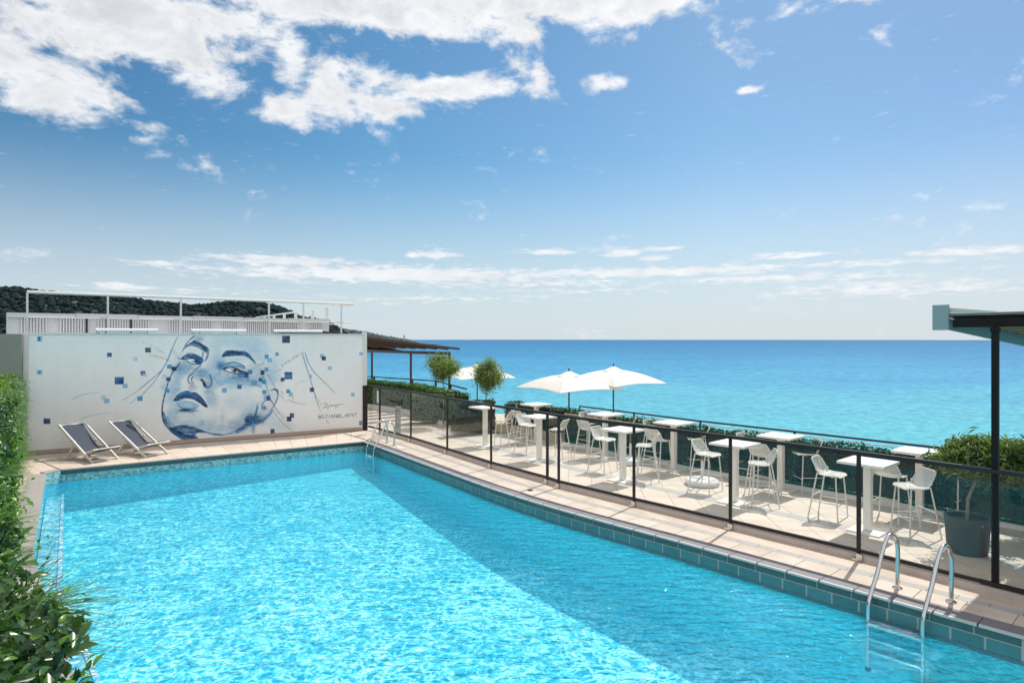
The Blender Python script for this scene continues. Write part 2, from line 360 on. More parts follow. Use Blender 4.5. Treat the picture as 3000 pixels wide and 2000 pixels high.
# ------------------------------------------------------------------ mesh helpers
class MB:
    def __init__(s): s.v = []; s.f = []
    def add(s, vs, fs):
        o = len(s.v); s.v += [tuple(p) for p in vs]; s.f += [tuple(i + o for i in f) for f in fs]; return s
    def box(s, c, size, rz=0.0, M=None):
        hx, hy, hz = size[0] / 2, size[1] / 2, size[2] / 2
        ca, sa = math.cos(rz), math.sin(rz); vs = []
        for z in (-hz, hz):
            for x, y in ((-hx, -hy), (hx, -hy), (hx, hy), (-hx, hy)):
                vs.append((c[0] + x * ca - y * sa, c[1] + x * sa + y * ca, c[2] + z))
        if M is not None: vs = [M @ Vector(v) for v in vs]
        return s.add(vs, [(0, 3, 2, 1), (4, 5, 6, 7), (0, 1, 5, 4), (1, 2, 6, 5), (2, 3, 7, 6), (3, 0, 4, 7)])
    def bar(s, p, q, w, h, up=(0, 0, 1)):
        p = Vector(p); q = Vector(q); d = (q - p).normalized(); up = Vector(up)
        if abs(d.dot(up)) > .98: up = Vector((1, 0, 0))
        a = d.cross(up).normalized(); b = a.cross(d)
        vs = []
        for o in (p, q):
            for x, y in ((-1, -1), (1, -1), (1, 1), (-1, 1)): vs.append(o + a * x * w / 2 + b * y * h / 2)
        return s.add(vs, [(0, 1, 2, 3), (7, 6, 5, 4), (0, 4, 5, 1), (1, 5, 6, 2), (2, 6, 7, 3), (3, 7, 4, 0)])
    def tube(s, pts, r, n=8, cap=True, closed=False):
        pts = [Vector(p) for p in pts]; k = len(pts)
        rs = r if isinstance(r, (list, tuple)) else [r] * k
        vs = []; prev = None
        for i, p in enumerate(pts):
            if closed: d = pts[(i + 1) % k] - pts[i - 1]
            else: d = pts[min(i + 1, k - 1)] - pts[max(i - 1, 0)]
            d = d.normalized() if d.length > 1e-9 else Vector((0, 0, 1))
            if prev is None:
                a = d.cross(Vector((0, 0, 1)))
                if a.length < .05: a = d.cross(Vector((1, 0, 0)))
            else:
                a = prev - d * prev.dot(d)
            a.normalize(); prev = a; b = d.cross(a)
            for j in range(n):
                t = 2 * PI * j / n; vs.append(p + (a * math.cos(t) + b * math.sin(t)) * rs[i])
        fs = []
        for i in range(k if closed else k - 1):
            for j in range(n):
                i2 = (i + 1) % k
                fs.append((i * n + j, i * n + (j + 1) % n, i2 * n + (j + 1) % n, i2 * n + j))
        if cap and not closed:
            fs.append(tuple(range(n))[::-1]); fs.append(tuple((k - 1) * n + j for j in range(n)))
        return s.add(vs, fs)
    def lathe(s, c, prof, n=24, cap_top=False, cap_bot=False):
        vs = []
        for (r, z) in prof:
            for j in range(n):
                t = 2 * PI * j / n; vs.append((c[0] + r * math.cos(t), c[1] + r * math.sin(t), c[2] + z))
        k = len(prof); fs = [(i * n + j, i * n + (j + 1) % n, (i + 1) * n + (j + 1) % n, (i + 1) * n + j) for i in range(k - 1) for j in range(n)]
        if cap_bot: fs.append(tuple(range(n))[::-1])
        if cap_top: fs.append(tuple((k - 1) * n + j for j in range(n)))
        return s.add(vs, fs)
    def prism(s, poly, z0, z1):
        """poly: list of (x,y) counter-clockwise"""
        k = len(poly)
        z0s = z0 if isinstance(z0, (list, tuple)) else [z0] * k
        z1s = z1 if isinstance(z1, (list, tuple)) else [z1] * k
        vs = [(p[0], p[1], z) for p, z in zip(poly, z0s)] + [(p[0], p[1], z) for p, z in zip(poly, z1s)]
        return s.add(vs, [tuple(range(k))[::-1], tuple(range(k, 2 * k))] + [(i, (i + 1) % k, k + (i + 1) % k, k + i) for i in range(k)])
    def build(s, name, m, parent=None, smooth=False, kind=None, label=None):
        org = Vector((0, 0, 0)); p = parent
        while p is not None: org = org + p.location; p = p.parent
        me = bpy.data.meshes.new(name)
        me.from_pydata([(v[0] - org.x, v[1] - org.y, v[2] - org.z) for v in s.v], [], s.f)
        me.materials.append(m); me.update()
        if smooth:
            me.polygons.foreach_set('use_smooth', [True] * len(me.polygons))
            try: me.set_sharp_from_angle(angle=R(40))
            except Exception: pass
        o = bpy.data.objects.new(name, me); COL.objects.link(o); o.parent = parent
        if kind: o['kind'] = kind
        if label: o['label'] = label
        return o

def arrmesh(name, V, F, m, parent=None, kind=None):
    """fast mesh from numpy arrays of equal-sized faces"""
    org = Vector((0, 0, 0)); p = parent
    while p is not None: org = org + p.location; p = p.parent
    V = V - np.array(org)
    me = bpy.data.meshes.new(name); k = F.shape[1]
    me.vertices.add(len(V)); me.vertices.foreach_set('co', V.astype(np.float32).ravel())
    me.loops.add(F.size); me.loops.foreach_set('vertex_index', F.astype(np.int32).ravel())
    me.polygons.add(len(F)); me.polygons.foreach_set('loop_start', np.arange(0, F.size, k, dtype=np.int32))
    me.update(calc_edges=True); me.materials.append(m)
    o = bpy.data.objects.new(name, me); COL.objects.link(o); o.parent = parent
    if kind: o['kind'] = kind
    return o

def tag(o, label, cat, group=None):
    o['label'] = label; o['category'] = cat
    if group: o['group'] = group
    return o
def thing(name, loc, label, cat, group=None, rz=0.0):
    o = bpy.data.objects.new(name, None); COL.objects.link(o); o.location = loc; o.rotation_euler = (0, 0, rz)
    o.empty_display_size = .1
    return tag(o, label, cat, group)
def struct(name, loc=(0, 0, 0)):
    o = bpy.data.objects.new(name, None); COL.objects.link(o); o.location = loc; o['kind'] = 'structure'; o.empty_display_size = .1
    return o
def kids(o): return [c for c in bpy.data.objects if c.parent == o]
def copy_tree(o, loc, rz, label):
    r = o.copy(); COL.objects.link(r); r.location = loc; r.rotation_euler = (0, 0, rz); r['label'] = label
    for c in kids(o):
        d = c.copy(); COL.objects.link(d); d.parent = r
        for g in kids(c):
            e = g.copy(); COL.objects.link(e); e.parent = d
    return r

def V2(a, b): return (b[0] - a[0], b[1] - a[1])
def norm2(v): l = math.hypot(*v); return (v[0] / l, v[1] / l)
def lerp(a, b, t): return tuple(x + (y - x) * t for x, y in zip(a, b))
def offset_poly(P, d):
    """offset an open polyline to its left by d"""
    out = []
    for i, p in enumerate(P):
        ns = []
        if i > 0: u = norm2(V2(P[i - 1], p)); ns.append((-u[1], u[0]))
        if i < len(P) - 1: u = norm2(V2(p, P[i + 1])); ns.append((-u[1], u[0]))
        nx = sum(a[0] for a in ns) / len(ns); ny = sum(a[1] for a in ns) / len(ns)
        l2 = nx * nx + ny * ny; out.append((p[0] + nx * d / l2, p[1] + ny * d / l2))
    return out
def poly_len(P): return sum(math.dist(P[i], P[i + 1]) for i in range(len(P) - 1))
def at_len(P, s):
    for i in range(len(P) - 1):
        l = math.dist(P[i], P[i + 1])
        if s <= l or i == len(P) - 2: return lerp(P[i], P[i + 1], s / l)
        s -= l
def smooth_poly(P, it=2):
    for _ in range(it):
        Q = [P[0]]
        for i in range(len(P) - 1): Q += [lerp(P[i], P[i + 1], .25), lerp(P[i], P[i + 1], .75)]
        P = Q + [P[-1]]
    return P
def clip(poly, conv):
    """Sutherland-Hodgman clip of poly by convex counter-clockwise polygon"""
    out = poly
    for i in range(len(conv)):
        a, b = conv[i], conv[(i + 1) % len(conv)]; inp = out; out = []
        side = lambda p: (b[0] - a[0]) * (p[1] - a[1]) - (b[1] - a[1]) * (p[0] - a[0])
        for j in range(len(inp)):
            p, q = inp[j], inp[(j + 1) % len(inp)]; sp, sq = side(p), side(q)
            if sp >= 0: out.append(p)
            if (sp >= 0) != (sq >= 0): out.append(lerp(p, q, sp / (sp - sq)))
        if len(out) < 3: return []
    return out
def area(p): return abs(sum(p[i][0] * p[(i + 1) % len(p)][1] - p[(i + 1) % len(p)][0] * p[i][1] for i in range(len(p)))) / 2
def shrink(p, g):
    c = (sum(a[0] for a in p) / len(p), sum(a[1] for a in p) / len(p)); r = math.sqrt(area(p)) / 2
    k = max(.2, 1 - g / max(r, .02)); return [lerp(c, a, k) for a in p]
def ccw(p):
    s = sum(p[i][0] * p[(i + 1) % len(p)][1] - p[(i + 1) % len(p)][0] * p[i][1] for i in range(len(p)))
    return p if s > 0 else p[::-1]
def tiles(polys, name, m, parent, ztop, thick=.008, gap=.003, limit=290):
    polys = sorted(polys, key=lambda p: math.hypot(p[0][0], p[0][1]))
    rest = MB()
    for i, p in enumerate(polys):
        p = ccw(shrink(p, gap))
        dz = random.uniform(-.0008, .0008)
        if i < limit: MB().prism(p, ztop - thick + dz, ztop + dz).build(name, m, parent)
        else: rest.prism(p, ztop - thick + dz, ztop + dz)
    if rest.v: rest.build(name + '_far', m, parent, kind='stuff')

def rows(P0, P1, step, z, slant=0.0):
    """quads between two polylines, cut at equal steps"""
    L0, L1 = poly_len(P0), poly_len(P1); n = max(1, round(L0 / step)); out = []
    for i in range(n):
        a, b = i / n, (i + 1) / n; sl = slant / L0
        c0, c1 = min(1, a + sl), min(1, b + sl)
        out.append([at_len(P0, a * L0), at_len(P0, b * L0), at_len(P1, c1 * L1), at_len(P1, c0 * L1)])
    return out

# leaves ------------------------------------------------------------------
def leaves(P, Nrm, size, aspect, jitter, m, name, parent, kind='stuff', fold=.25, sizevar=.4):
    """one bent leaf (two quads) at every point of P, roughly facing Nrm"""
    n = len(P); rng = np.random
    d = Nrm + rng.normal(0, jitter, (n, 3)); d /= np.linalg.norm(d, axis=1)[:, None] + 1e-9
    t = np.cross(d, rng.normal(0, 1, (n, 3))); t /= np.linalg.norm(t, axis=1)[:, None] + 1e-9
    b = np.cross(d, t)
    L = size * (1 + sizevar * rng.uniform(-1, 1, n))[:, None]; W = L * aspect
    a0 = P - t * L * .5; a1 = P + t * L * .5 - d * L * fold * .5
    mid = P + d * L * fold * .3
    l0 = mid + b * W * .5; r0 = mid - b * W * .5
    V = np.stack([a0, l0, a1, r0], 1).reshape(-1, 3)
    i = np.arange(n)[:, None] * 4
    F = np.concatenate([i + np.array([[0, 1, 2]]), i + np.array([[0, 2, 3]])], 1).reshape(-1, 3)
    return arrmesh(name, V, F, m, parent, kind)

def blades(P, D, length, width, m, name, parent, kind='stuff', droop=.35, seg=3):
    """long grass blades from P along D, drooping"""
    n = len(P); D = D / (np.linalg.norm(D, axis=1)[:, None] + 1e-9)
    side = np.cross(D, np.array([0, 0, 1.0])) + np.random.normal(0, .3, (n, 3)); side /= np.linalg.norm(side, axis=1)[:, None] + 1e-9
    Ls = length * np.random.uniform(.6, 1.25, n)[:, None]
    V = []; 
    for k in range(seg + 1):
        t = k / seg; c = P + D * Ls * t - np.array([0, 0, 1.0]) * Ls * droop * t * t
        w = width * (1 - t * .92)
        V += [c - side * w / 2, c + side * w / 2]
    V = np.stack(V, 1).reshape(-1, 3); m2 = 2 * (seg + 1); i = np.arange(n)[:, None] * m2
    F = np.concatenate([i + np.array([[2 * k, 2 * k + 1, 2 * k + 3, 2 * k + 2]]) for k in range(seg)], 1).reshape(-1, 4)
    return arrmesh(name, V, F, m, parent, kind)

# ================================================================== PLAN (metres; x right, y away from camera, pool deck at z = 0)
LIP = [(-4.31, 17.94), (-.49, 12.47), (.18, 11.61), (.753, 10.93), (1.27, 10.36), (2.53, 9.06), (3.95, 7.50), (5.15, 6.20), (8.2, 3.0)]
LEFT = [(-10.37, 13.65), (-6.66, 8.5), (-3.5, 5.0), (.2, 1.4)]
FARE = [(-10.33, 14.06), (-4.31, 17.94)]
POSTS = [(-4.24, 19.57), (-2.98, 17.94), (-1.72, 16.07), (-.51, 14.29), (.71, 12.74), (.92, 12.39), (2.17, 11.02), (3.43, 9.69), (4.69, 8.33), (5.64, 7.17), (6.62, 5.95), (7.6, 4.75)]
WALL_A, WALL_B = (-12.47, 15.84), (-4.87, 20.15)
WZ = -.26
TZ = -.15                                    # sea-side terrace level
POOL = [FARE[0]] + LIP + [(5.6, .6)] + LEFT[::-1]       # clockwise from far left corner
SEAK = [(-.9, 21.2), (1.5, 18.3), (4.26, 14.75), (5.80, 13.05), (7.7, 10.9), (9.4, 8.9), (12.0, 5.8)]   # white kerb on the sea side

def pool_depth(x, y): return -(.67 + max(0, 17.5 - y) * .078)

# ------------------------------------------------------------------ sea, sky-side land
mb = MB(); ns = 96; RS = 16800.0
mb.v = [(0, 0, -25.0)] + [(RS * math.cos(2 * PI * i / ns), RS * math.sin(2 * PI * i / ns), -25.0) for i in range(ns)]
mb.f = [(0, 1 + i, 1 + (i + 1) % ns) for i in range(ns)]
o = mb.build('sea', M_SEA); o['kind'] = 'structure'

def hill(name, outline, y0, depth, base_z, seed, m_ground, m_tree, tree_r, n_tree, shore=None):
    """a headland: crest heights along its length, falling both ways; wooded with thousands of crowns"""
    rng = np.random.RandomState(seed)
    xs = np.array([(p[0] - CX) / F_PX * y0 for p in outline]); zs = np.array([EYE + (HY - p[1]) / F_PX * y0 for p in outline])
    nx, ny = 160, 26
    X = np.linspace(xs[0], xs[-1], nx); Z = np.interp(X, xs, zs)
    V = []
    for j in range(ny):
        t = (j / (ny - 1)) * 2 - 1                       # -1 near foot, 0 crest, 1 back
        prof = max(0.0, 1 - abs(t) ** 1.25)
        for i in range(nx):
            bump = 1 + .10 * math.sin(X[i] * .021 + t * 3) * (abs(t)) + rng.normal(0, .012)
            V.append((X[i] + t * depth * .15, y0 + t * depth * (.9 if t < 0 else 1), base_z + (Z[i] - tree_r * .9 - base_z) * prof * (bump if abs(t) > .05 else 1)))
    V = np.array(V); F = np.array([(j * nx + i, j * nx + i + 1, (j + 1) * nx + i + 1, (j + 1) * nx + i) for j in range(ny - 1) for i in range(nx - 1)])
    g = arrmesh(name, V, F, m_ground); g['kind'] = 'structure'
    # tree crowns
    ico = np.array([(0, 0, 1), (.89, 0, .45), (.28, .85, .45), (-.72, .53, .45), (-.72, -.53, .45), (.28, -.85, .45), (.72, .53, -.3), (-.28, .85, -.3), (-.89, 0, -.3), (-.28, -.85, -.3), (.72, -.53, -.3)])
    fi = np.array([(0, 1, 2), (0, 2, 3), (0, 3, 4), (0, 4, 5), (0, 5, 1), (1, 6, 2), (2, 7, 3), (3, 8, 4), (4, 9, 5), (5, 10, 1), (6, 7, 2), (7, 8, 3), (8, 9, 4), (9, 10, 5), (10, 6, 1)])
    grid = V.reshape(ny, nx, 3); VV = []; FF = []
    k = 0
    for _ in range(n_tree):
        j = rng.uniform(0, ny * .56) if rng.rand() > .25 else ny / 2 + rng.uniform(-1.6, 1.0); i = rng.uniform(0, nx - 1.01)
        j0, i0 = int(j), int(i); fj, fi_ = j - j0, i - i0
        if j0 >= ny - 1: continue
        p = (grid[j0, i0] * (1 - fj) * (1 - fi_) + grid[j0 + 1, i0] * fj * (1 - fi_) + grid[j0, i0 + 1] * (1 - fj) * fi_ + grid[j0 + 1, i0 + 1] * fj * fi_)
        r = tree_r * rng.uniform(.55, 1.35) * np.array([1.15, 1.15, .8 + .3 * rng.rand()])
        VV.append(p + ico * r * (1 + rng.normal(0, .16, ico.shape)) + [0, 0, r[2] * .3]); FF.append(fi + k); k += len(ico)
    tr = arrmesh(name + '_trees', np.concatenate(VV), np.concatenate(FF), m_tree); tr['kind'] = 'stuff'
    tr['label'] = 'dark green woodland covering the ' + name.replace('_', ' ')
    return g
M_HG = mat('hill_scrub', (.016, .026, .032), .95, var=.4, vscale=.01, col2=(.075, .066, .055), c2scale=.02, c2lo=.55, c2hi=.7)  # distance haze put into the hill's scrub and tree colours as a bluish tint
M_HT = leaf_mat('hill_trees', (.006, .015, .020), (.018, .032, .034), .01, .9, 0.0, .1)
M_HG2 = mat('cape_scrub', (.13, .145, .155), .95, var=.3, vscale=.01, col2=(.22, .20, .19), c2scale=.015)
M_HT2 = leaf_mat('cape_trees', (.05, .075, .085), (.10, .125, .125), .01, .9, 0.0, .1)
hill('wooded_hill', [(-900, 800), (-400, 815), (0, 838), (60, 840), (130, 851), (200, 857), (300, 863), (370, 870), (450, 882), (520, 888), (570, 894), (620, 890), (670, 883), (730, 881), (775, 886), (810, 897), (850, 914), (880, 930), (930, 932), (960, 950), (1000, 985), (1010, 1002)],
     1150, 330, -24.9, 3, M_HG, M_HT, 4.6, 9000)
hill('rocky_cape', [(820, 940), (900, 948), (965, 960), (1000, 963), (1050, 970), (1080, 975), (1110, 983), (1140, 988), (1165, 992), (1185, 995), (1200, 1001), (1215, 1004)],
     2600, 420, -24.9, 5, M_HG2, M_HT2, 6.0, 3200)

lh = thing('lighthouse', ((1184 - CX) / F_PX * 2560, 2560, -8), 'slender pale lighthouse at the tip of the far cape', 'lighthouse')
lx, ly = lh.location.x, lh.location.y
M_FARW = mat('far_pale_render', (.42, .40, .38), .9, var=.1)
M_FARP = mat('far_pink_render', (.36, .22, .19), .9, var=.1)
MB().lathe((lx, ly, -8), [(3.2, 0), (2.4, 22)], 12, True, True).build('tower', M_FARW, lh)
MB().lathe((lx, ly, 14), [(3.2, 0), (3.2, .8), (1.7, .8), (1.7, 3.4), (.2, 5)], 12, True, True).build('lantern_room', M_HG2, lh)
fh = [(975, 968, 30, 18, 'pink', 'broad pink villa with a square tower on the crest of the cape'), (988, 962, 12, 26, 'pink', 'tall crenellated pink tower beside the broad villa on the cape'),
      (1012, 975, 18, 11, 'pale', 'pale low house right of the pink tower on the cape'), (1030, 981, 14, 10, 'pink', 'small pink house low on the near slope of the cape'),
      (1052, 980, 22, 12, 'pale', 'wide pale block at the middle of the cape'), (1074, 985, 20, 12, 'pale', 'pale apartment block where the cape begins to fall'),
      (1094, 989, 16, 9, 'pale', 'pale house on the lower half of the cape'), (1120, 993, 16, 8, 'pink', 'small pink house near the far end of the cape'),
      (1148, 996, 13, 6, 'pale', 'last small pale house before the lighthouse')]
for (px, py, w, h, c, lab) in fh:
    Y = 2440 if py > 975 else 2520
    x = (px - CX) / F_PX * Y; z = EYE + (HY - py) / F_PX * Y
    t = thing('villa', (x, Y, z - h / 2), lab, 'house', 'houses on the far cape')
    mm = M_FARP if c == 'pink' else M_FARW
    MB().box((x, Y, z - h / 2 + .0), (w, 14, h)).build('wall', mm, t)
    MB().prism([(x - w / 2 - 1, Y - 8), (x + w / 2 + 1, Y - 8), (x + w / 2 + 1, Y + 8), (x - w / 2 - 1, Y + 8)], z + .05, z + 1.6).build('roof', mat('far_roof', (.27, .16, .12), .9), t)
    b = MB()
    for k in range(max(2, int(w / 5))):
        for q in range(max(1, int(h / 5))):
            b.box((x - w / 2 + 3 + k * 5, Y - 7.1, z - 3 - q * 4.5), (1.6, .3, 2.0))
    b.build('window_row', mat('far_window', (.05, .06, .07), .4), t, kind='stuff')

for (px, lab) in ((2443, 'left of the two tiny white sails on the horizon'), (2460, 'right of the two tiny white sails on the horizon')):
    Y = 4600; x = (px - CX) / F_PX * Y
    t = thing('sailboat', (x, Y, -25), lab, 'sailboat', 'sailing boats on the horizon')
    MB().prism([(x - 6, Y - 1.5), (x + 5, Y - 1.5), (x + 8, Y), (x + 5, Y + 1.5), (x - 6, Y + 1.5)], -25.2, -23.8).build('hull', M_WHITE, t)
    MB().tube([(x, Y, -24), (x, Y, -8)], .2, 6).build('mast', M_DARK, t)
    MB().prism([(x - 5, Y - .05), (x - .2, Y - .05), (x - .2, Y + .05), (x - 5, Y + .05)], -23, [-22.4, -9, -9, -22.4]).build('sail', M_CANVAS, t)

# ------------------------------------------------------------------ podium, decks
def pod(name, poly, z0, z1, m=M_CONC):
    o = MB().prism(ccw(poly), z0, z1).build(name, m); o['kind'] = 'structure'; return o
# the hotel podium carrying the pool deck: drawn as ring pieces round the pool basin
KERB_IN = [(-4.75, 20.2)] + POSTS
podt = struct('hotel_podium')
b = MB()
outer_r = offset_poly(LIP, .02)
DZ = -.012                                     # grout bed level under the tiles
def quadstrip(A, B, z0, z1, bb):
    n = 40
    LA, LB = poly_len(A), poly_len(B)
    for i in range(n):
        p = [at_len(A, LA * i / n), at_len(A, LA * (i + 1) / n), at_len(B, LB * (i + 1) / n), at_len(B, LB * i / n)]
        bb.prism(ccw(p), z0, z1)
quadstrip(offset_poly([FARE[1]] + LIP[1:], .03), [(-4.24, 19.57)] + POSTS[1:] , -4, DZ, b)
fo = offset_poly(FARE, .03); lo = offset_poly(LEFT[::-1], .03)[::-1]
b.prism(ccw([fo[0], fo[1], (-4.24, 19.57), (-4.6, 20.4), (-12.6, 15.9)]), -4, DZ)
hl_far = (-13.2, 14.9)
b.prism(ccw([lo[0], (-10.37, 14.09), (-12.6, 15.9), hl_far]), -4, DZ)
b.prism(ccw([lo[1], lo[0], hl_far, (-9.8, 9.2)]), -4, DZ)
b.prism(ccw([lo[2], lo[1], (-9.8, 9.2), (-6.5, 4.6)]), -4, DZ)
b.prism(ccw([lo[3], lo[2], (-6.5, 4.6), (-3.2, .6)]), -4, DZ)
b.build('deck_slab', M_GROUT, podt)
MB().prism(ccw([(-13, 15), (-4.5, 20.5), (9.6, 4.2), (5, -3), (-6, -3), (-14, 8)]), -26, -4.01).build('podium_base', M_CONC, podt)

# pool basin
pool = struct('swimming_pool')
def under(p, z): return (p[0], p[1], z)
ring = POOL; k = len(ring)
b = MB()
for i in range(k):
    a, c = ring[i], ring[(i + 1) % k]
    b.add([under(a, -.245), under(c, -.245), under(c, pool_depth(*c) - .02), under(a, pool_depth(*a) - .02)], [(0, 1, 2, 3)])
b.build('pool_wall', M_POOL, pool)
MB().add([under(p, pool_depth(*p)) for p in ring], [tuple(range(k))[::-1]]).build('pool_floor', M_POOL, pool)
# ledge along the left wall under water
Lb = offset_poly(LEFT[:3], .02); Lc = offset_poly(LEFT[:3], .34)
b = MB()
for i in range(2):
    p = ccw([Lb[i], Lb[i + 1], Lc[i + 1], Lc[i]]); b.prism(p, -1.6, -.52)
b.build('underwater_ledge', mat('pale_ledge', (.30, .72, .78), .5), pool)
b = MB()
for i in range(2):
    q0, q1 = Lc[i], Lc[i + 1]; d = norm2(V2(q0, q1)); nn = (-d[1] * .05, d[0] * .05)
    b.prism(ccw([q0, q1, (q1[0] - nn[0], q1[1] - nn[1]), (q0[0] - nn[0], q0[1] - nn[1])]), -.515, -.50)
b.build('ledge_nosing', mat('white_nosing', (.55, .80, .84), .5), pool)

def face_row(P, z0, z1, step, name, m, inset, thick, bev=.004, parent=pool, limit=300):
    """upright tiles along polyline P (tiles stand towards the water side)"""
    L = poly_len(P); n = max(1, round(L / step)); 
    for i in range(n):
        a = at_len(P, L * i / n + bev); c = at_len(P, L * (i + 1) / n - bev)
        d = norm2(V2(a, c)); nn = (d[1], -d[0])
        p = [(a[0] + nn[0] * inset, a[1] + nn[1] * inset), (c[0] + nn[0] * inset, c[1] + nn[1] * inset),
             (c[0] + nn[0] * (inset + thick), c[1] + nn[1] * (inset + thick)), (a[0] + nn[0] * (inset + thick), a[1] + nn[1] * (inset + thick))]
        MB().prism(ccw(p), z0, z1).build(name, m, parent)
LIPV = LIP[:8]
M_GROUTL = mat('light_grout', (.42, .42, .39), .8, var=.15, vscale=20)
b = MB()
def backing(P, z0, z1, inset, bb):
    Q0 = offset_poly(P, -inset + .02); Q1 = offset_poly(P, -inset)
    for i in range(len(P) - 1): bb.prism(ccw([Q0[i], Q0[i + 1], Q1[i + 1], Q1[i]]), z0, z1)
# going down LIP the water is on the right-hand side
backing(LIP, -.30, -.02, .0, b); backing(FARE, -.30, -.02, .0, b)
b.build('grout_bed', M_GROUTL, pool)
face_row(LIPV, -.106, -.024, .40, 'green_tile', M_GREENTILE, 0.0005, .004, bev=.006)
face_row(LIPV, -.243, -.120, .30, 'turquoise_tile', M_TURQTILE, 0.0005, .004, bev=.011)
b = MB()
LM = offset_poly(LIPV, -.012)
for i in range(len(LIPV) - 1): b.prism(ccw([LIPV[i], LIPV[i + 1], LM[i + 1], LM[i]]), -.275, -.25)
b.build('waterline_strip', mat('dark_waterline', (.10, .17, .20), .3, var=.2), pool)
face_row(FARE, -.112, -.024, .50, 'green_tile', M_GREENTILE, 0.001, .008)
b = MB(); FM = offset_poly(FARE, -.008); b.prism(ccw([FARE[0], FARE[1], FM[1], FM[0]]), -.30, -.116); b.build('mosaic_band', M_MOSAIC, pool)
CH = [LEFT[0], FARE[0]]
b = MB(); C2 = offset_poly(CH, -.008); b.prism(ccw([CH[0], CH[1], C2[1], C2[0]]), -.30, -.02); b.build('corner_mosaic', M_MOSAIC, pool)
LL = LEFT[:3][::-1]; 
b = MB(); C2 = offset_poly(LL, -.008)
for i in range(2): b.prism(ccw([LL[i], LL[i + 1], C2[i + 1], C2[i]]), -.30, -.02)
b.build('side_mosaic', M_MOSAIC, pool)

# coping stones
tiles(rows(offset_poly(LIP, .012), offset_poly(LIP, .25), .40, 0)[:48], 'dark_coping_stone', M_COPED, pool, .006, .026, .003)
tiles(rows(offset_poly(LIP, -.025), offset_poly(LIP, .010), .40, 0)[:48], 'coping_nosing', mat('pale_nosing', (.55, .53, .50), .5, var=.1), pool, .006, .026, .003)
cope = rows(offset_poly(FARE, -.02), offset_poly(FARE, .10), .50, 0)
cope += rows(offset_poly([LEFT[2], LEFT[1], LEFT[0]], -.02), offset_poly([LEFT[2], LEFT[1], LEFT[0]], .30), .5, 0)
cope += [[LEFT[0], FARE[0], (-10.50, 14.13), (-10.62, 13.83)]]
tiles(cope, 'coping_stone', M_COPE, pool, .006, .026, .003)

# water
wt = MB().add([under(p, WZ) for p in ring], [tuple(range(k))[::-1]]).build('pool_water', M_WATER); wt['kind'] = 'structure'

# pool deck tiles
deck = struct('pool_deck')
KIN = offset_poly(POSTS[:11], 0.0)
A0 = offset_poly(LIP, .255); A1 = offset_poly(LIP, .60); A2 = offset_poly(LIP, .74)
rowsA = rows(A0, A1, .45, 0)
rowsB = rows(A2, [(-4.24, 19.57)] + POSTS[1:], .48, 0, slant=.38)
far_t = []
NR = 6; Ffar0 = offset_poly(FARE, .105)
P0a, P0b = Ffar0; P1a, P1b = (-12.45, 15.78), (-4.75, 20.1)
ncol = 18
for r_ in range(NR):
    for c_ in range(ncol):
        def pt(u, v): return lerp(lerp(P0a, P0b, u), lerp(P1a, P1b, u), v)
        far_t.append([pt(c_ / ncol, r_ / NR), pt((c_ + 1) / ncol, r_ / NR), pt((c_ + 1) / ncol, (r_ + 1) / NR), pt(c_ / ncol, (r_ + 1) / NR)])
for r_ in range(3):
    for c_ in range(9):
        def pt(u, v): return lerp(lerp((-10.62, 13.83), (-6.95, 8.7), u), lerp((-12.4, 15.0), (-8.2, 8.6), u), v)
        far_t.append([pt(c_ / 9, r_ / 3), pt((c_ + 1) / 9, r_ / 3), pt((c_ + 1) / 9, (r_ + 1) / 3), pt(c_ / 9, (r_ + 1) / 3)])
far_t.append([(-10.50, 14.16), (-12.4, 15.75), (-12.4, 15.0), (-10.62, 13.83)])
corner = [[LIP[0], (-4.24, 19.57), (-4.75, 20.1), Ffar0[1]]]
tiles(rowsA + rowsB + far_t + corner, 'tile', M_TILE, deck, 0.0, .011, .0035)
tiles(rows(A1, A2, .30, 0), 'band_stone', M_BAND, deck, .001, .012, .002)

# ------------------------------------------------------------------ sea-side terrace
terr = struct('terrace')
TP = ccw([(-4.3, 19.75)] + [(p[0] + .05, p[1] + .05) for p in POSTS[1:]] + [(12.4, 2.6), (12.3, 6.0)] + [(p[0], p[1]) for p in SEAK[::-1]][1:] + [(-2.2, 22.9), (-5.2, 27.0), (-8.4, 30.6), (-13.0, 27.0)])
b = MB()
b.prism(TP, TZ - .5, TZ - .011); b.build('terrace_slab', M_GROUT, terr)
conv = ccw([(-4.3, 19.75)] + [(p[0] + .05, p[1] + .05) for p in POSTS[1:]] + [(12.4, 2.6), (12.2, 5.7), (-.9, 21.2)])
conv2 = ccw([(-4.3, 19.75), (-.9, 21.2), (-2.2, 22.9), (-5.2, 27.0), (-8.4, 30.6), (-13.0, 27.0)])
ang = math.atan2(-.77, .64) + R(45); ts = .50; ca, sa = math.cos(ang), math.sin(ang)
tp = []
for i in range(-60, 90):
    for j in range(-60, 90):
        q = [(i * ts, j * ts), ((i + 1) * ts, j * ts), ((i + 1) * ts, (j + 1) * ts), (i * ts, (j + 1) * ts)]
        q = [(x * ca - y * sa, x * sa + y * ca) for x, y in q]
        cx_, cy_ = q[0]
        if cx_ < -14 or cx_ > 13 or cy_ < 2 or cy_ > 31: continue
        for cv in (conv, conv2):
            c = clip(q, cv)
            if c and area(c) > .006: tp.append(c)
tiles(tp, 'tile', M_TILE2, terr, TZ, .010, .0035)
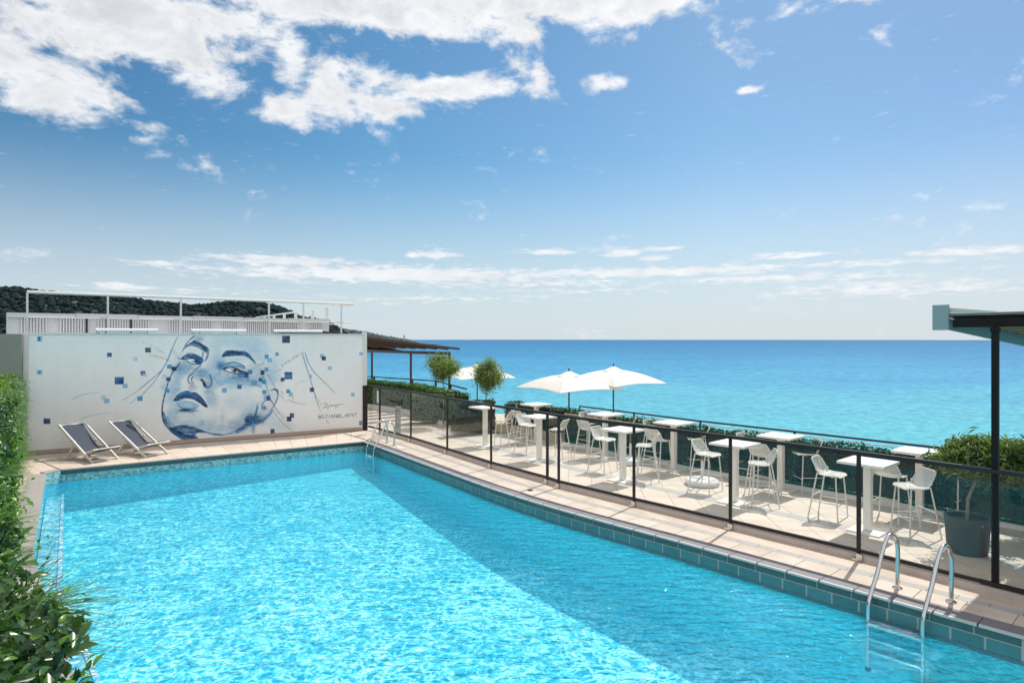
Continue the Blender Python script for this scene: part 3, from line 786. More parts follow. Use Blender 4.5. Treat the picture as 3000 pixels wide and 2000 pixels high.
# grey stone strip through the terrace floor
BL = offset_poly(POSTS, 1.95)
tiles(rows(offset_poly(POSTS, 1.85), offset_poly(POSTS, 2.10), .5, 0) +
      rows([(6.9, 7.05), (9.9, 9.5)], [(6.65, 7.3), (9.65, 9.75)], .5, 0), 'band_stone', M_BAND, terr, TZ + .004, .012, .002)
pod('terrace_podium', [(-13, 26.5), (-8.6, 31), (-2.0, 23.3), (12.7, 6.1), (12.7, 2.4), (7.8, 4.6), (-4.2, 20)], -26, TZ - .51)
# lower terrace where the parasols stand
low = pod('lower_terrace', [(-9, 31.2), (-1.9, 23.6), (2.2, 18.9), (8.5, 11.6), (16, 18), (2, 34), (-3, 37)], -26, -1.35, mat('lower_paving', (.5, .45, .38), .8, var=.15, vscale=1))

# kerb under the fence
b = MB(); KA = offset_poly(POSTS, -.02); KB_ = offset_poly(POSTS, .10)
for i in range(len(POSTS) - 1): b.prism(ccw([KA[i], KA[i + 1], KB_[i + 1], KB_[i]]), TZ - .2, .088)
o = b.build('fence_kerb', M_KERB); o['kind'] = 'structure'
# sea-side kerb
b = MB(); KA = offset_poly(SEAK, 0); KB_ = offset_poly(SEAK, .32)
for i in range(len(SEAK) - 1): b.prism(ccw([KA[i], KA[i + 1], KB_[i + 1], KB_[i]]), TZ - .1, TZ + .07)
o = b.build('sea_kerb', M_WKERB); o['kind'] = 'structure'

# ------------------------------------------------------------------ glass pool fence
TOPZ = 1.475
fen = thing('pool_fence', (POSTS[5][0], POSTS[5][1], 0), 'long dark framed glass fence between the pool deck and the bar terrace', 'fence')
FL = offset_poly(POSTS, .03)
W2 = (-4.72, 20.19)
widths = [.055, .040, .038, .038, .050, .040, .040, .042, .046, .085, .05, .05]
for i, p in enumerate(FL):
    if i == 9: continue
    w = widths[i]; a = norm2(V2(FL[max(0, i - 1)], FL[min(len(FL) - 1, i + 1)]))
    MB().box((p[0], p[1], (TOPZ - .05 + .0) / 2), (w, .04, TOPZ - .05), math.atan2(a[1], a[0])).build('post', M_DARK, fen)
def railrun(pts, z, w, h, name):
    b = MB()
    for i in range(len(pts) - 1): b.bar((*pts[i], z), (*pts[i + 1], z), w, h)
    return b.build(name, M_DARK, fen)
railrun([W2] + FL, TOPZ - .025, .062, .05, 'top_rail')
railrun([W2] + FL, .125, .035, .05, 'bottom_rail')
allp = [W2] + FL
for i in range(len(allp) - 1):
    a, c = allp[i], allp[i + 1]; d = norm2(V2(a, c))
    if math.dist(a, c) < .15: continue
    a2 = (a[0] + d[0] * .03, a[1] + d[1] * .03); c2 = (c[0] - d[0] * .03, c[1] - d[1] * .03)
    MB().bar((*a2, (.15 + TOPZ - .05) / 2), (*c2, (.15 + TOPZ - .05) / 2), .008, TOPZ - .05 - .15 - .002).build('glass_panel', M_GLASS, fen)
for i, p in enumerate(FL):
    if i in (0, 9): continue
    a = norm2(V2(FL[max(0, i - 1)], FL[min(len(FL) - 1, i + 1)])); an = math.atan2(a[1], a[0]); nn = (a[1], -a[0])
    q = (p[0] + nn[0] * .055, p[1] + nn[1] * .055)
    b = MB().box((q[0], q[1], .02), (.11, .07, .034), an).box((q[0] + a[0] * .015, q[1] + a[1] * .015, .07), (.05, .045, .07), an)
    b.box((q[0] + a[0] * .055, q[1] + a[1] * .055, .055), (.03, .05, .09), an)
    b.build('foot_bracket', M_STEEL, fen)
# white strip, and the mural signature's reflection modelled as dark strokes on the glass
g0, g1 = allp[1], allp[2]
dgl = norm2(V2(g0, g1))
def on_glass(u, z, side=-.012):
    nn = (dgl[1], -dgl[0]); s = u * math.dist(g0, g1)
    return (g0[0] + dgl[0] * s + nn[0] * (-side), g0[1] + dgl[1] * s + nn[1] * (-side), z)
SIG = [[(0, .0), (.12, .04), (.32, .10)], [(.17, .55), (.15, .12)], [(.06, .58), (.24, .56), (.30, .40), (.24, .20), (.10, .10)], [(.36, .36), (.34, .0), (.26, -.22)],
       [(.42, .36), (.41, .18)], [(.52, .36), (.46, .32), (.45, .18), (.51, .2), (.53, .34), (.54, .16)], [(.58, .16), (.59, .34), (.65, .34), (.66, .18)],
       [(.75, .38), (.69, .34), (.69, .22), (.75, .26), (.76, .38), (.75, .02), (.68, -.10)], [(.86, .4), (.80, .36), (.80, .26), (.86, .26), (.88, .36), (.86, .40), (1.0, .44), (1.25, .46)]]
b = MB()
for st_ in SIG:
    b.tube([on_glass(.80 - x * .50, 1.02 + y * .24) for x, y in st_], .008, 5)
b.build('signature_reflection', M_DARK2, fen)
qa = lerp(allp[0], allp[1], .80); qb = lerp(allp[0], allp[1], .95)
MB().bar((qa[0] - .01, qa[1] - .02, 1.14), (qb[0] - .01, qb[1] - .02, 1.14), .01, .38).build('sticker', M_WHITE, fen)

# tall roof column standing in the fence line
colm = (5.68, 7.22)
col_t = thing('canopy_column', (colm[0], colm[1], 0), 'tall black square column rising through the fence at the right', 'column')
MB().box((colm[0], colm[1], 1.575), (.066, .066, 3.13), R(-50)).build('shaft', M_DARK2, col_t)
MB().box((colm[0], colm[1], .012), (.20, .14, .016), R(-50)).build('base_plate', mat('rusty_plate', (.05, .028, .02), .7, var=.4, vscale=30), col_t)
MB().box((colm[0], colm[1], 3.10), (.085, .085, .05), R(-50)).build('collar', M_DARK2, col_t)

# ------------------------------------------------------------------ canopy roof at the right
C0 = (5.40, 7.70); E1 = (.78, .63); E2 = (.63, -.78)
rf = thing('terrace_canopy', (C0[0], C0[1], 3.1), 'flat dark canopy roof with pale metal edge panels above the right edge', 'canopy')
def cp(s, t): return (C0[0] + E1[0] * s + E2[0] * t, C0[1] + E1[1] * s + E2[1] * t)
def bar3(bb, a, za, c, zc, w, h): bb.bar((*a, za), (*c, zc), w, h)
b = MB(); bar3(b, cp(.05, .10), 3.19, cp(.05, 6.5), 3.19, .08, .10); b.build('front_beam', M_DARK2, rf)
b = MB(); bar3(b, cp(.06, .10), 3.27, cp(.06, 6.5), 3.27, .05, .05); b.build('dark_lining', M_DARK2, rf)
SL = -.065
b = MB()
top = [cp(-.01, -.01), cp(6.0, -.01), cp(6.0, 6.5), cp(-.01, 6.5)]
pz = [3.315, 3.315 + 6 * SL, 3.315 + 6 * SL, 3.315]
tt = list(zip(top, pz))
pl = [t[0] for t in tt][::-1]; zz = [t[1] for t in tt][::-1]
s_ = sum(pl[i][0] * pl[(i + 1) % 4][1] - pl[(i + 1) % 4][0] * pl[i][1] for i in range(4))
if s_ < 0: pl = pl[::-1]; zz = zz[::-1]
b.prism(pl, [z - .03 for z in zz], zz); b.build('roof_sheet', mat('roof_felt', (.17, .155, .15), .9, var=.15), rf)
for i in range(12):
    s = .35 + i * .48
    b = MB(); bar3(b, cp(s, .2), 3.245 + s * SL, cp(s, 6.5), 3.245 + s * SL, .30, .02)
    b.build('ceiling_slat', mat('tan_slat', (.36, .24, .13), .7, var=.2, vscale=8), rf)
b = MB()
q = cp(-.03, .02); ee = math.atan2(E2[1], E2[0])
a0, a1 = cp(-.02, -.10), cp(-.02, .07)
b.bar((*a0, 3.265), (*a1, 3.265), .05, .315); b.build('gutter_end', M_ZINC, rf)
b = MB()
w0, w1 = cp(0.0, .06), cp(.0, .55)
b.prism(ccw([w0, w1, (w1[0] + .01, w1[1] + .012), (w0[0] + .01, w0[1] + .012)]), 3.32, [3.385, 3.325, 3.325, 3.385]); b.build('flashing', M_CREAM, rf)
# side fascia panels stepping down to the sea
def fascia(s0, s1, ztop0, ztop1, zb0, zb1, off):
    a, c = cp(s0, off), cp(s1, off); n_ = (E2[0] * .02, E2[1] * .02)
    bb = MB(); vs = [(*a, zb0), (*c, zb1), (*c, ztop1), (*a, ztop0)]
    vs += [(v[0] + n_[0], v[1] + n_[1], v[2]) for v in vs]
    bb.add(vs, [(0, 1, 2, 3), (7, 6, 5, 4), (0, 4, 5, 1), (1, 5, 6, 2), (2, 6, 7, 3), (3, 7, 4, 0)]); return bb
fascia(.0, 6.0, 3.26, 2.96, 3.118, 2.74, .02).build('fascia_panel', M_ZINC, rf)
fascia(1.7, 6.0, 3.035, 2.79, 3.015, 2.77, -.004).build('panel_seam', M_DARK, rf)
b = MB()
for s in (1.3, 2.0, 3.1, 3.7, 4.3, 4.9):
    a = cp(s, .0); b.box((a[0], a[1], 3.118 - s * .063 + .05), (.03, .03, .03), math.atan2(E1[1], E1[0]))
b.build('bolt_row', M_DARK2, rf, kind='stuff')
for t_, s_ in ((.0, 5.6), (5.9, .05), (5.9, 5.6)):
    a = cp(s_, t_ if t_ else .2); MB().box((a[0], a[1], 1.42), (.07, .07, 3.13), R(-50)).build('rear_post', M_DARK2, rf)

# ------------------------------------------------------------------ mural wall
wdir = norm2(V2(WALL_A, WALL_B)); wlen = math.dist(WALL_A, WALL_B); wn = (wdir[1], -wdir[0])
WH0, WH1 = .115, 3.115
mw = thing('mural_wall', (WALL_A[0], WALL_A[1], 0), 'white wall behind the pool painted with a large blue face and squares', 'wall')
def wp(s, z, out=0.0): return (WALL_A[0] + wdir[0] * s + wn[0] * out, WALL_A[1] + wdir[1] * s + wn[1] * out, z)
b = MB(); b.add([wp(0, 0, -.006), wp(wlen, 0, -.006), wp(wlen, 0, -.22), wp(0, 0, -.22), wp(0, WH1, -.006), wp(wlen, WH1, -.006), wp(wlen, WH1, -.22), wp(0, WH1, -.22)],
      [(0, 3, 2, 1), (4, 5, 6, 7), (0, 1, 5, 4), (1, 2, 6, 5), (2, 3, 7, 6), (3, 0, 4, 7)]); b.build('wall_body', M_WHITEWALL, mw)
b = MB(); b.bar(wp(0, WH1 + .022, -.10), wp(wlen, WH1 + .022, -.10), .27, .040); b.build('coping', mat('pale_coping', (.66, .68, .69), .6, var=.05), mw)
nsk = 16
for i in range(nsk):
    MB().bar(wp(wlen * i / nsk + .003, .057, .006), wp(wlen * (i + 1) / nsk - .003, .057, .006), .022, .112).build('skirting_tile', M_SKIRT, mw)

# --- the painting: flat paint, computed on a fine grid over the wall face
def paint_mural():
    NX, NZ = 960, 345
    s = np.linspace(0, wlen, NX); z = np.linspace(WH0, WH1, NZ)
    S, Z = np.meshgrid(s, z)
    X = WALL_A[0] + wdir[0] * S; Y = WALL_A[1] + wdir[1] * S
    U = CX + F_PX * X / Y; W = HY + F_PX * (EYE - Z) / Y      # coordinates measured on the photograph of the painting
    img = np.zeros((NZ, NX, 3)); img[:] = (.84, .83, .815)
    rng = np.random.RandomState(4)
    # soft value noise for brushiness
    def vnoise(sx, sy, seed):
        r = np.random.RandomState(seed); g = r.rand(int(NZ / sy) + 3, int(NX / sx) + 3)
        yy = np.arange(NZ) / sy; xx = np.arange(NX) / sx; y0 = yy.astype(int); x0 = xx.astype(int); fy = (yy - y0)[:, None]; fx = (xx - x0)[None]
        fy = fy * fy * (3 - 2 * fy); fx = fx * fx * (3 - 2 * fx)
        return g[y0][:, x0] * (1 - fy) * (1 - fx) + g[y0 + 1][:, x0] * fy * (1 - fx) + g[y0][:, x0 + 1] * (1 - fy) * fx + g[y0 + 1][:, x0 + 1] * fy * fx
    BR = .5 * vnoise(14, 4, 1) + .3 * vnoise(5, 9, 2) + .2 * vnoise(2, 2, 3)
    BR2 = .6 * vnoise(22, 22, 8) + .4 * vnoise(7, 7, 9)
    navy = (.008, .028, .09); ink = (.015, .02, .045); blue = (.014, .115, .29); mid = (.07, .28, .50); light = (.25, .47, .66); pale = (.47, .64, .74); teal = (.02, .24, .42); white = (.80, .82, .83); vio = (.16, .22, .38); sky = (.22, .50, .74)
    spaces = {'A': (0, 800, 2.138), 'D': (500, 960, 4.611), 'R': (400, 950, 3.36), 'E': (800, 960, 4.9)}
    def cv(sp, pts): ox, oy, k = spaces[sp]; return [(ox + x / k, oy + y / k) for x, y in pts], 1 / k
    def blend(mask, sl, c):
        img[sl] = img[sl] * (1 - mask[..., None]) + np.array(c) * mask[..., None]
    def window(x0, y0, x1, y1):
        m_ = (U > x0) & (U < x1) & (W > y0) & (W < y1)
        rr = np.where(m_.any(1))[0]; cc = np.where(m_.any(0))[0]
        if len(rr) == 0: return None
        return (slice(rr[0], rr[-1] + 1), slice(cc[0], cc[-1] + 1))
    def wash(sp, c, r, colr, al, br=.5):
        (p,), k = cv(sp, [c]); rx, ry = r[0] * k, r[1] * k
        w = window(p[0] - 2.2 * rx, p[1] - 2.2 * ry, p[0] + 2.2 * rx, p[1] + 2.2 * ry)
        if w is None: return
        d = ((U[w] - p[0]) / rx) ** 2 + ((W[w] - p[1]) / ry) ** 2
        d = d * (1 + (BR2[w] - .5) * 1.1)
        blend(np.clip(np.exp(-d ** 1.3) * al * (1 - br + br * 2 * BR[w]), 0, 1), w, colr)
    def stroke(sp, pts, w0, colr, al=1.0, w1=None, soft=.35, br=.35, jit=0.0):
        P, k = cv(sp, pts); w1 = w0 if w1 is None else w1
        # smooth the polyline
        Q = smooth_poly(P, 2); n_ = len(Q); mw_ = max(w0, w1) * k
        xs = [q[0] for q in Q]; ys = [q[1] for q in Q]
        w = window(min(xs) - mw_ - 1, min(ys) - mw_ - 1, max(xs) + mw_ + 1, max(ys) + mw_ + 1)
        if w is None: return
        best = np.full(U[w].shape, 0.0)
        for i in range(n_ - 1):
            ax, ay = Q[i]; bx, by = Q[i + 1]; dx, dy = bx - ax, by - ay; L2 = dx * dx + dy * dy + 1e-9
            t = np.clip(((U[w] - ax) * dx + (W[w] - ay) * dy) / L2, 0, 1)
            d = np.hypot(U[w] - ax - t * dx, W[w] - ay - t * dy)
            f = (i + t) / (n_ - 1); hw = np.maximum((w0 + (w1 - w0) * f) * k / 2 * np.minimum(1, .35 + 4 * f) * np.minimum(1, .35 + 4 * (1 - f)), .26)
            e = np.clip((hw * (1 + soft) - d) / (hw * 2 * soft + .22), 0, 1)
            best = np.maximum(best, e)
        blend(np.clip(best * al * (1 - br + br * 2 * BR[w]), 0, 1), w, colr)
    def poly(sp, pts, colr, al=1.0, br=.4):
        P, k = cv(sp, pts); P = smooth_poly(P + [P[0]], 2)
        xs = [q[0] for q in P]; ys = [q[1] for q in P]
        w = window(min(xs) - 1, min(ys) - 1, max(xs) + 1, max(ys) + 1)
        if w is None: return
        ins = np.zeros(U[w].shape, bool)
        for i in range(len(P) - 1):
            (ax, ay), (bx, by) = P[i], P[i + 1]
            if ay == by: continue
            c_ = ((ay > W[w]) != (by > W[w])) & (U[w] < (bx - ax) * (W[w] - ay) / (by - ay) + ax); ins ^= c_
        blend(np.clip(ins * al * (1 - br + br * 2 * BR[w]), 0, 1), w, colr)
    def sq(x0, y0, x1, y1, colr, al=.95):
        (a, c), k = cv('A', [(x0, y0), (x1, y1)])
        w = window(a[0] - 1, a[1] - 1, c[0] + 1, c[1] + 1)
        if w is None: return
        e = np.clip(np.minimum(np.minimum(U[w] - a[0], c[0] - U[w]), np.minimum(W[w] - a[1], c[1] - W[w])) / .9 + .5, 0, 1)
        blend(e * al * (.82 + .36 * BR[w]), w, colr)
    # ---- broad washes of the face
    for a in [('D', (1180, 260), (150, 150), pale, .75), ('D', (960, 180), (230, 70), pale, .6), ('D', (380, 150), (70, 45), mid, .6),
              ('D', (700, 150), (200, 70), pale, .25), ('D', (190, 520), (150, 75), mid, .75), ('D', (150, 610), (70, 60), light, .7), ('D', (90, 640), (60, 90), light, .5),
              ('D', (430, 640), (130, 80), mid, .62), ('D', (330, 600), (50, 60), blue, .35), ('D', (560, 560), (90, 150), light, .55), ('D', (640, 420), (80, 120), light, .5),
              ('D', (520, 860), (90, 140), mid, .55), ('D', (560, 1000), (80, 90), light, .55), ('D', (760, 700), (220, 80), light, .75), ('D', (1000, 690), (210, 75), mid, .62),
              ('D', (1120, 740), (120, 60), mid, .5), ('D', (900, 770), (160, 60), light, .5), ('D', (60, 800), (80, 140), light, .55), ('D', (90, 1050), (130, 110), pale, .6),
              ('D', (30, 1200), (90, 120), light, .7), ('D', (280, 1160), (200, 90), pale, .5), ('D', (700, 1230), (30, 90), light, .5), ('D', (830, 1010), (80, 60), pale, .35),
              ('R', (560, 980), (200, 50), light, .6), ('R', (760, 1020), (230, 55), light, .6), ('R', (1010, 990), (130, 70), mid, .6), ('R', (1120, 880), (90, 100), light, .6),
              ('R', (1300, 500), (110, 110), light, .6), ('R', (1330, 360), (90, 70), pale, .5), ('R', (1330, 700), (70, 90), pale, .5), ('R', (1270, 860), (110, 70), light, .6),
              ('R', (1330, 960), (140, 60), pale, .55), ('R', (1460, 1000), (120, 40), pale, .45), ('R', (300, 640), (60, 130), pale, .6), ('D', (300, 800), (55, 55), vio, .45)]:
        wash(*a)
    for a in [('D', (600, 230), (120, 90), pale, .55), ('D', (850, 230), (180, 60), pale, .5), ('D', (1060, 330), (160, 90), light, .35), ('D', (40, 900), (70, 160), light, .45),
              ('D', (900, 1000), (240, 160), pale, .40), ('D', (500, 1250), (240, 80), pale, .5), ('D', (1130, 560), (110, 90), mid, .35), ('D', (640, 650), (60, 120), mid, .35)]: wash(*a)
    for a in [('D', (420, 600), (80, 70), mid, .45), ('D', (500, 760), (60, 60), blue, .30), ('D', (110, 560), (60, 40), mid, .5), ('D', (740, 560), (60, 60), blue, .35), ('D', (960, 640), (120, 40), blue, .45)]: wash(*a)
    # ---- left brow and socket
    stroke('D', [(325, 108), (260, 160), (200, 230), (150, 335)], 22, blue, .85, 12)
    poly('D', [(155, 310), (185, 255), (240, 215), (300, 180), (370, 195), (440, 240), (505, 275), (500, 330), (470, 335), (400, 290), (330, 250), (260, 240), (200, 275)], blue, .95)
    stroke('D', [(300, 180), (370, 200), (430, 245), (475, 300)], 34, navy, .9, 46)
    stroke('D', [(380, 200), (450, 235), (500, 270), (525, 320)], 12, navy, .8)
    stroke('D', [(490, 300), (505, 350), (490, 410), (455, 450)], 44, blue, .75, 20)
    stroke('D', [(440, 330), (430, 380), (420, 430)], 30, teal, .7)
    wash('D', (300, 300), (110, 45), white, .75, .2)
    poly('D', [(150, 395), (200, 360), (270, 345), (340, 355), (400, 385), (450, 430), (430, 480), (390, 500), (330, 480), (330, 440), (270, 405), (200, 410), (140, 430)], blue, .95)
    stroke('D', [(90, 405), (150, 425), (210, 425), (260, 408), (320, 418), (375, 450), (405, 480)], 16, navy, 1, 20)
    stroke('D', [(190, 350), (250, 338), (310, 345), (350, 370)], 8, navy, .8)
    poly('D', [(205, 432), (250, 418), (300, 420), (350, 440), (330, 475), (270, 465)], white, .95, .1)
    wash('D', (335, 452), (26, 24), navy, 1.3, .1); wash('D', (300, 455), (14, 14), mid, .8, .1); wash('D', (316, 438), (7, 6), white, 1.2, 0)
    stroke('D', [(205, 438), (250, 470), (310, 492), (370, 495), (420, 470)], 13, navy, .95)
    for p in [[(150, 420), (90, 400), (30, 360)], [(140, 430), (80, 430), (20, 405)], [(120, 400), (70, 360), (10, 330)], [(150, 400), (120, 370), (90, 350)], [(180, 400), (140, 350), (110, 330)],
              [(130, 450), (100, 470), (80, 520)], [(10, 262), (50, 300), (85, 345)], [(-10, 300), (40, 325), (85, 345)]]: stroke('D', p, 5, navy, .85, 3)
    stroke('D', [(125, 455), (95, 510), (60, 560), (0, 610)], 9, navy, .8)
    # ---- nose
    stroke('D', [(415, 500), (360, 540), (310, 590), (285, 630)], 30, mid, .7, 16)
    stroke('D', [(300, 615), (250, 650), (232, 700), (245, 745), (285, 755)], 20, blue, .9)
    stroke('D', [(305, 655), (278, 685), (285, 725), (310, 745)], 15, navy, .95)
    poly('D', [(385, 690), (425, 685), (462, 715), (475, 765), (500, 800), (480, 815), (440, 790), (430, 740)], navy, .95)
    stroke('D', [(520, 630), (553, 690), (555, 760), (525, 805), (475, 808)], 28, blue, .85, 16)
    stroke('D', [(440, 640), (500, 670), (520, 730), (500, 780)], 18, light, .6)
    wash('D', (380, 740), (40, 30), white, .5, .1)
    stroke('D', [(320, 750), (265, 790), (245, 825), (290, 850)], 9, vio, .8)
    # ---- lips
    stroke('D', [(30, 965), (80, 890), (150, 845), (235, 828), (285, 858), (335, 850), (410, 900), (470, 975), (512, 1050)], 10, white, .9, br=0)
    poly('D', [(32, 978), (80, 905), (150, 862), (235, 842), (280, 872), (330, 864), (400, 910), (462, 990), (508, 1062), (492, 1082), (440, 1060), (380, 1010), (320, 972), (220, 950), (140, 975), (70, 998)], blue, 1)
    stroke('D', [(45, 980), (100, 950), (170, 925), (235, 935), (320, 950), (400, 1000), (480, 1060)], 30, navy, .85, 34)
    stroke('D', [(330, 880), (400, 930), (450, 1000), (490, 1060)], 14, navy, .7)
    stroke('D', [(110, 900), (170, 880), (230, 870)], 18, teal, .7)
    stroke('D', [(150, 975), (210, 955), (290, 965), (340, 990)], 13, white, .95, br=0)
    poly('D', [(80, 1005), (150, 985), (230, 985), (330, 1005), (400, 1045), (370, 1070), (280, 1095), (180, 1090), (110, 1060)], sky, .8)
    wash('D', (230, 1035), (70, 22), pale, .9, .2)
    stroke('D', [(75, 1010), (105, 1060), (170, 1092), (280, 1098), (380, 1065)], 11, blue, .9)
    wash('D', (225, 1115), (120, 24), blue, .95); wash('D', (190, 1110), (60, 16), navy, .7)
    stroke('D', [(68, 1155), (110, 1132), (190, 1130)], 6, navy, .8); stroke('D', [(200, 1120), (270, 1150), (320, 1180)], 8, mid, .7)
    # ---- right brow and eye
    poly('D', [(688, 398), (705, 350), (745, 305), (830, 298), (900, 310), (990, 310), (1060, 360), (1120, 430), (1162, 502), (1120, 470), (1060, 410), (980, 375), (880, 378), (780, 388)], blue, .95)
    stroke('D', [(700, 385), (760, 340), (840, 335), (920, 345), (1000, 345)], 40, navy, .85, 24)
    stroke('D', [(980, 305), (1050, 350), (1110, 420), (1158, 498)], 12, navy, .9)
    for p in [[(700, 390), (735, 320), (775, 295)], [(690, 370), (720, 330), (745, 300)], [(760, 380), (790, 320), (830, 300)], [(820, 370), (860, 320), (900, 300)]]: stroke('D', p, 6, ink, .7, 3)
    wash('D', (850, 430), (170, 30), pale, .6); wash('D', (690, 510), (65, 75), mid, .9); wash('D', (660, 520), (30, 60), blue, .6)
    poly('D', [(650, 545), (680, 500), (760, 465), (860, 455), (940, 480), (1010, 530), (1010, 570), (930, 545), (850, 515), (770, 520), (710, 555)], mid, .8)
    stroke('D', [(650, 540), (700, 492), (790, 468), (880, 462), (950, 485), (1010, 525)], 9, navy, .8)
    wash('D', (850, 495), (70, 14), pale, .6, .1)
    stroke('D', [(700, 562), (770, 535), (840, 530), (900, 552), (960, 590), (1045, 615)], 22, navy, 1, 26)
    poly('D', [(735, 562), (780, 543), (840, 545), (890, 570), (900, 600), (850, 605), (790, 592)], white, .95, .1)
    wash('D', (868, 577), (32, 26), ink, 1.3, .1); wash('D', (832, 570), (16, 22), mid, .8, .1); wash('D', (836, 558), (7, 6), white, 1.2, 0)
    stroke('D', [(715, 560), (770, 595), (840, 612), (920, 622), (990, 625)], 13, navy, .95)
    poly('D', [(900, 570), (980, 580), (1060, 590), (1070, 630), (1000, 640), (920, 620)], navy, .8)
    for p in [[(930, 580), (990, 565), (1040, 560)], [(960, 590), (1020, 575), (1070, 560)], [(940, 500), (1000, 530), (1050, 560)]]: stroke('D', p, 5, navy, .8, 3)
    # ---- face outline, chin, jaw, neck, ear
    stroke('R', [(432, 372), (400, 425), (352, 478), (312, 560), (292, 640), (270, 720), (254, 800), (250, 880), (268, 965), (305, 1020)], 9, navy, .9, 20)
    stroke('R', [(262, 860), (280, 950), (320, 1010), (380, 1060), (440, 1110), (480, 1138)], 34, blue, .85, 44)
    stroke('R', [(300, 900), (320, 960), (370, 1000)], 26, mid, .6)
    poly('R', [(300, 1018), (350, 1012), (400, 995), (470, 985), (550, 998), (640, 1035), (690, 1062), (610, 1062), (570, 1085), (615, 1118), (600, 1132), (480, 1142), (400, 1105), (340, 1065)], blue, .92, .5)
    stroke('R', [(330, 1025), (400, 1045), (460, 1090), (560, 1115)], 34, navy, .75, 26); stroke('R', [(440, 1000), (520, 1010), (600, 1045), (680, 1062)], 14, navy, .8)
    stroke('R', [(600, 1030), (680, 1058), (760, 1078), (850, 1085)], 10, blue, .85, 20)
    stroke('R', [(700, 1075), (800, 1092), (900, 1080), (990, 1040), (1060, 1000), (1120, 960), (1165, 900), (1185, 840), (1190, 780)], 16, mid, .75, 26)
    stroke('R', [(980, 1060), (1060, 1010), (1130, 960)], 40, blue, .8, 50)
    wash('R', (1150, 935), (70, 45), navy, 1.1); wash('R', (1110, 960), (50, 36), blue, .9); wash('R', (1150, 1010), (18, 75), mid, .8); wash('R', (1200, 950), (60, 30), blue, .8)
    stroke('R', [(1165, 930), (1175, 880), (1192, 810)], 22, blue, .85, 8)
    stroke('R', [(1200, 960), (1260, 930), (1310, 890), (1345, 830)], 36, blue, .7, 16); stroke('R', [(1200, 920), (1260, 905), (1320, 870)], 12, mid, .7)
    stroke('R', [(1230, 840), (1235, 790), (1260, 750), (1310, 740), (1345, 770)], 12, mid, .85); stroke('R', [(1385, 660), (1395, 700), (1370, 770), (1340, 820), (1300, 860)], 18, blue, .75, 10)
    wash('R', (1258, 822), (26, 22), (.16, .17, .20), .95, .2)
    poly('R', [(1308, 656), (1345, 632), (1380, 630), (1398, 650), (1392, 690), (1372, 655), (1345, 645)], vio, 1)
    stroke('R', [(1310, 656), (1350, 634), (1388, 640), (1398, 660)], 8, ink, .7)
    # ---- hair lines
    H = [[(1214, 430), (1240, 500), (1282, 620), (1322, 740), (1375, 830), (1430, 888), (1480, 915)], [(1272, 470), (1320, 530), (1360, 620), (1400, 680), (1450, 740), (1500, 770)],
         [(1250, 500), (1290, 640), (1330, 770), (1390, 860), (1465, 950)], [(1490, 738), (1560, 772), (1680, 790)], [(1422, 652), (1448, 700)], [(1530, 680), (1545, 748)], [(1345, 575), (1375, 545)],
         [(1350, 850), (1400, 930), (1480, 1010), (1550, 1055)], [(1870, 945), (1895, 978)]]
    for p in H: stroke('R', p, 6, (.08, .10, .22), .85, 4)
    for p in [[(1632, 280), (1660, 380), (1700, 500), (1740, 640), (1768, 740), (1812, 855)], [(1655, 268), (1690, 380), (1745, 470), (1820, 540), (1890, 610), (1960, 678)]]:
        stroke('R', p, 15, light, .6, 8); stroke('R', p, 6, (.04, .09, .26), .9, 4)
    stroke('R', [(1740, 640), (1780, 740), (1830, 800)], 5, blue, .7)
    for p in [[(410, 118), (370, 190), (335, 290), (290, 390), (235, 470), (120, 560), (0, 662)], [(345, 240), (320, 320), (260, 440), (180, 560), (80, 668), (30, 712)]]:
        stroke('R', p, 13, light, .6, 9); stroke('R', p, 5, (.05, .10, .28), .85)
    for p in [[(445, 795), (500, 765), (560, 750), (630, 745)], [(760, 800), (860, 740), (960, 662), (1010, 605)], [(500, 915), (560, 890), (705, 868)], [(810, 820), (870, 770)]]: stroke('A', p, 4, (.12, .17, .34), .8, 2)
    stroke('R', [(1310, 210), (1350, 250), (1395, 285)], 4, ink, .0)
    for (x0, y0, x1, y1, n_) in [(60, 160, 270, 285, 60), (100, 290, 350, 360, 80), (1420, 410, 1640, 275, 90), (1560, 590, 1640, 550, 20), (1150, 430, 1260, 380, 40), (1350, 470, 1440, 430, 30)]:
        for _ in range(n_):
            t = rng.rand(); wash('R', (x0 + (x1 - x0) * t + rng.normal(0, 5), y0 + (y1 - y0) * t + rng.normal(0, 7)), (2.4, 2.4), ink, .75, 0)
    # ---- squares
    nb = (.012, .05, .20)
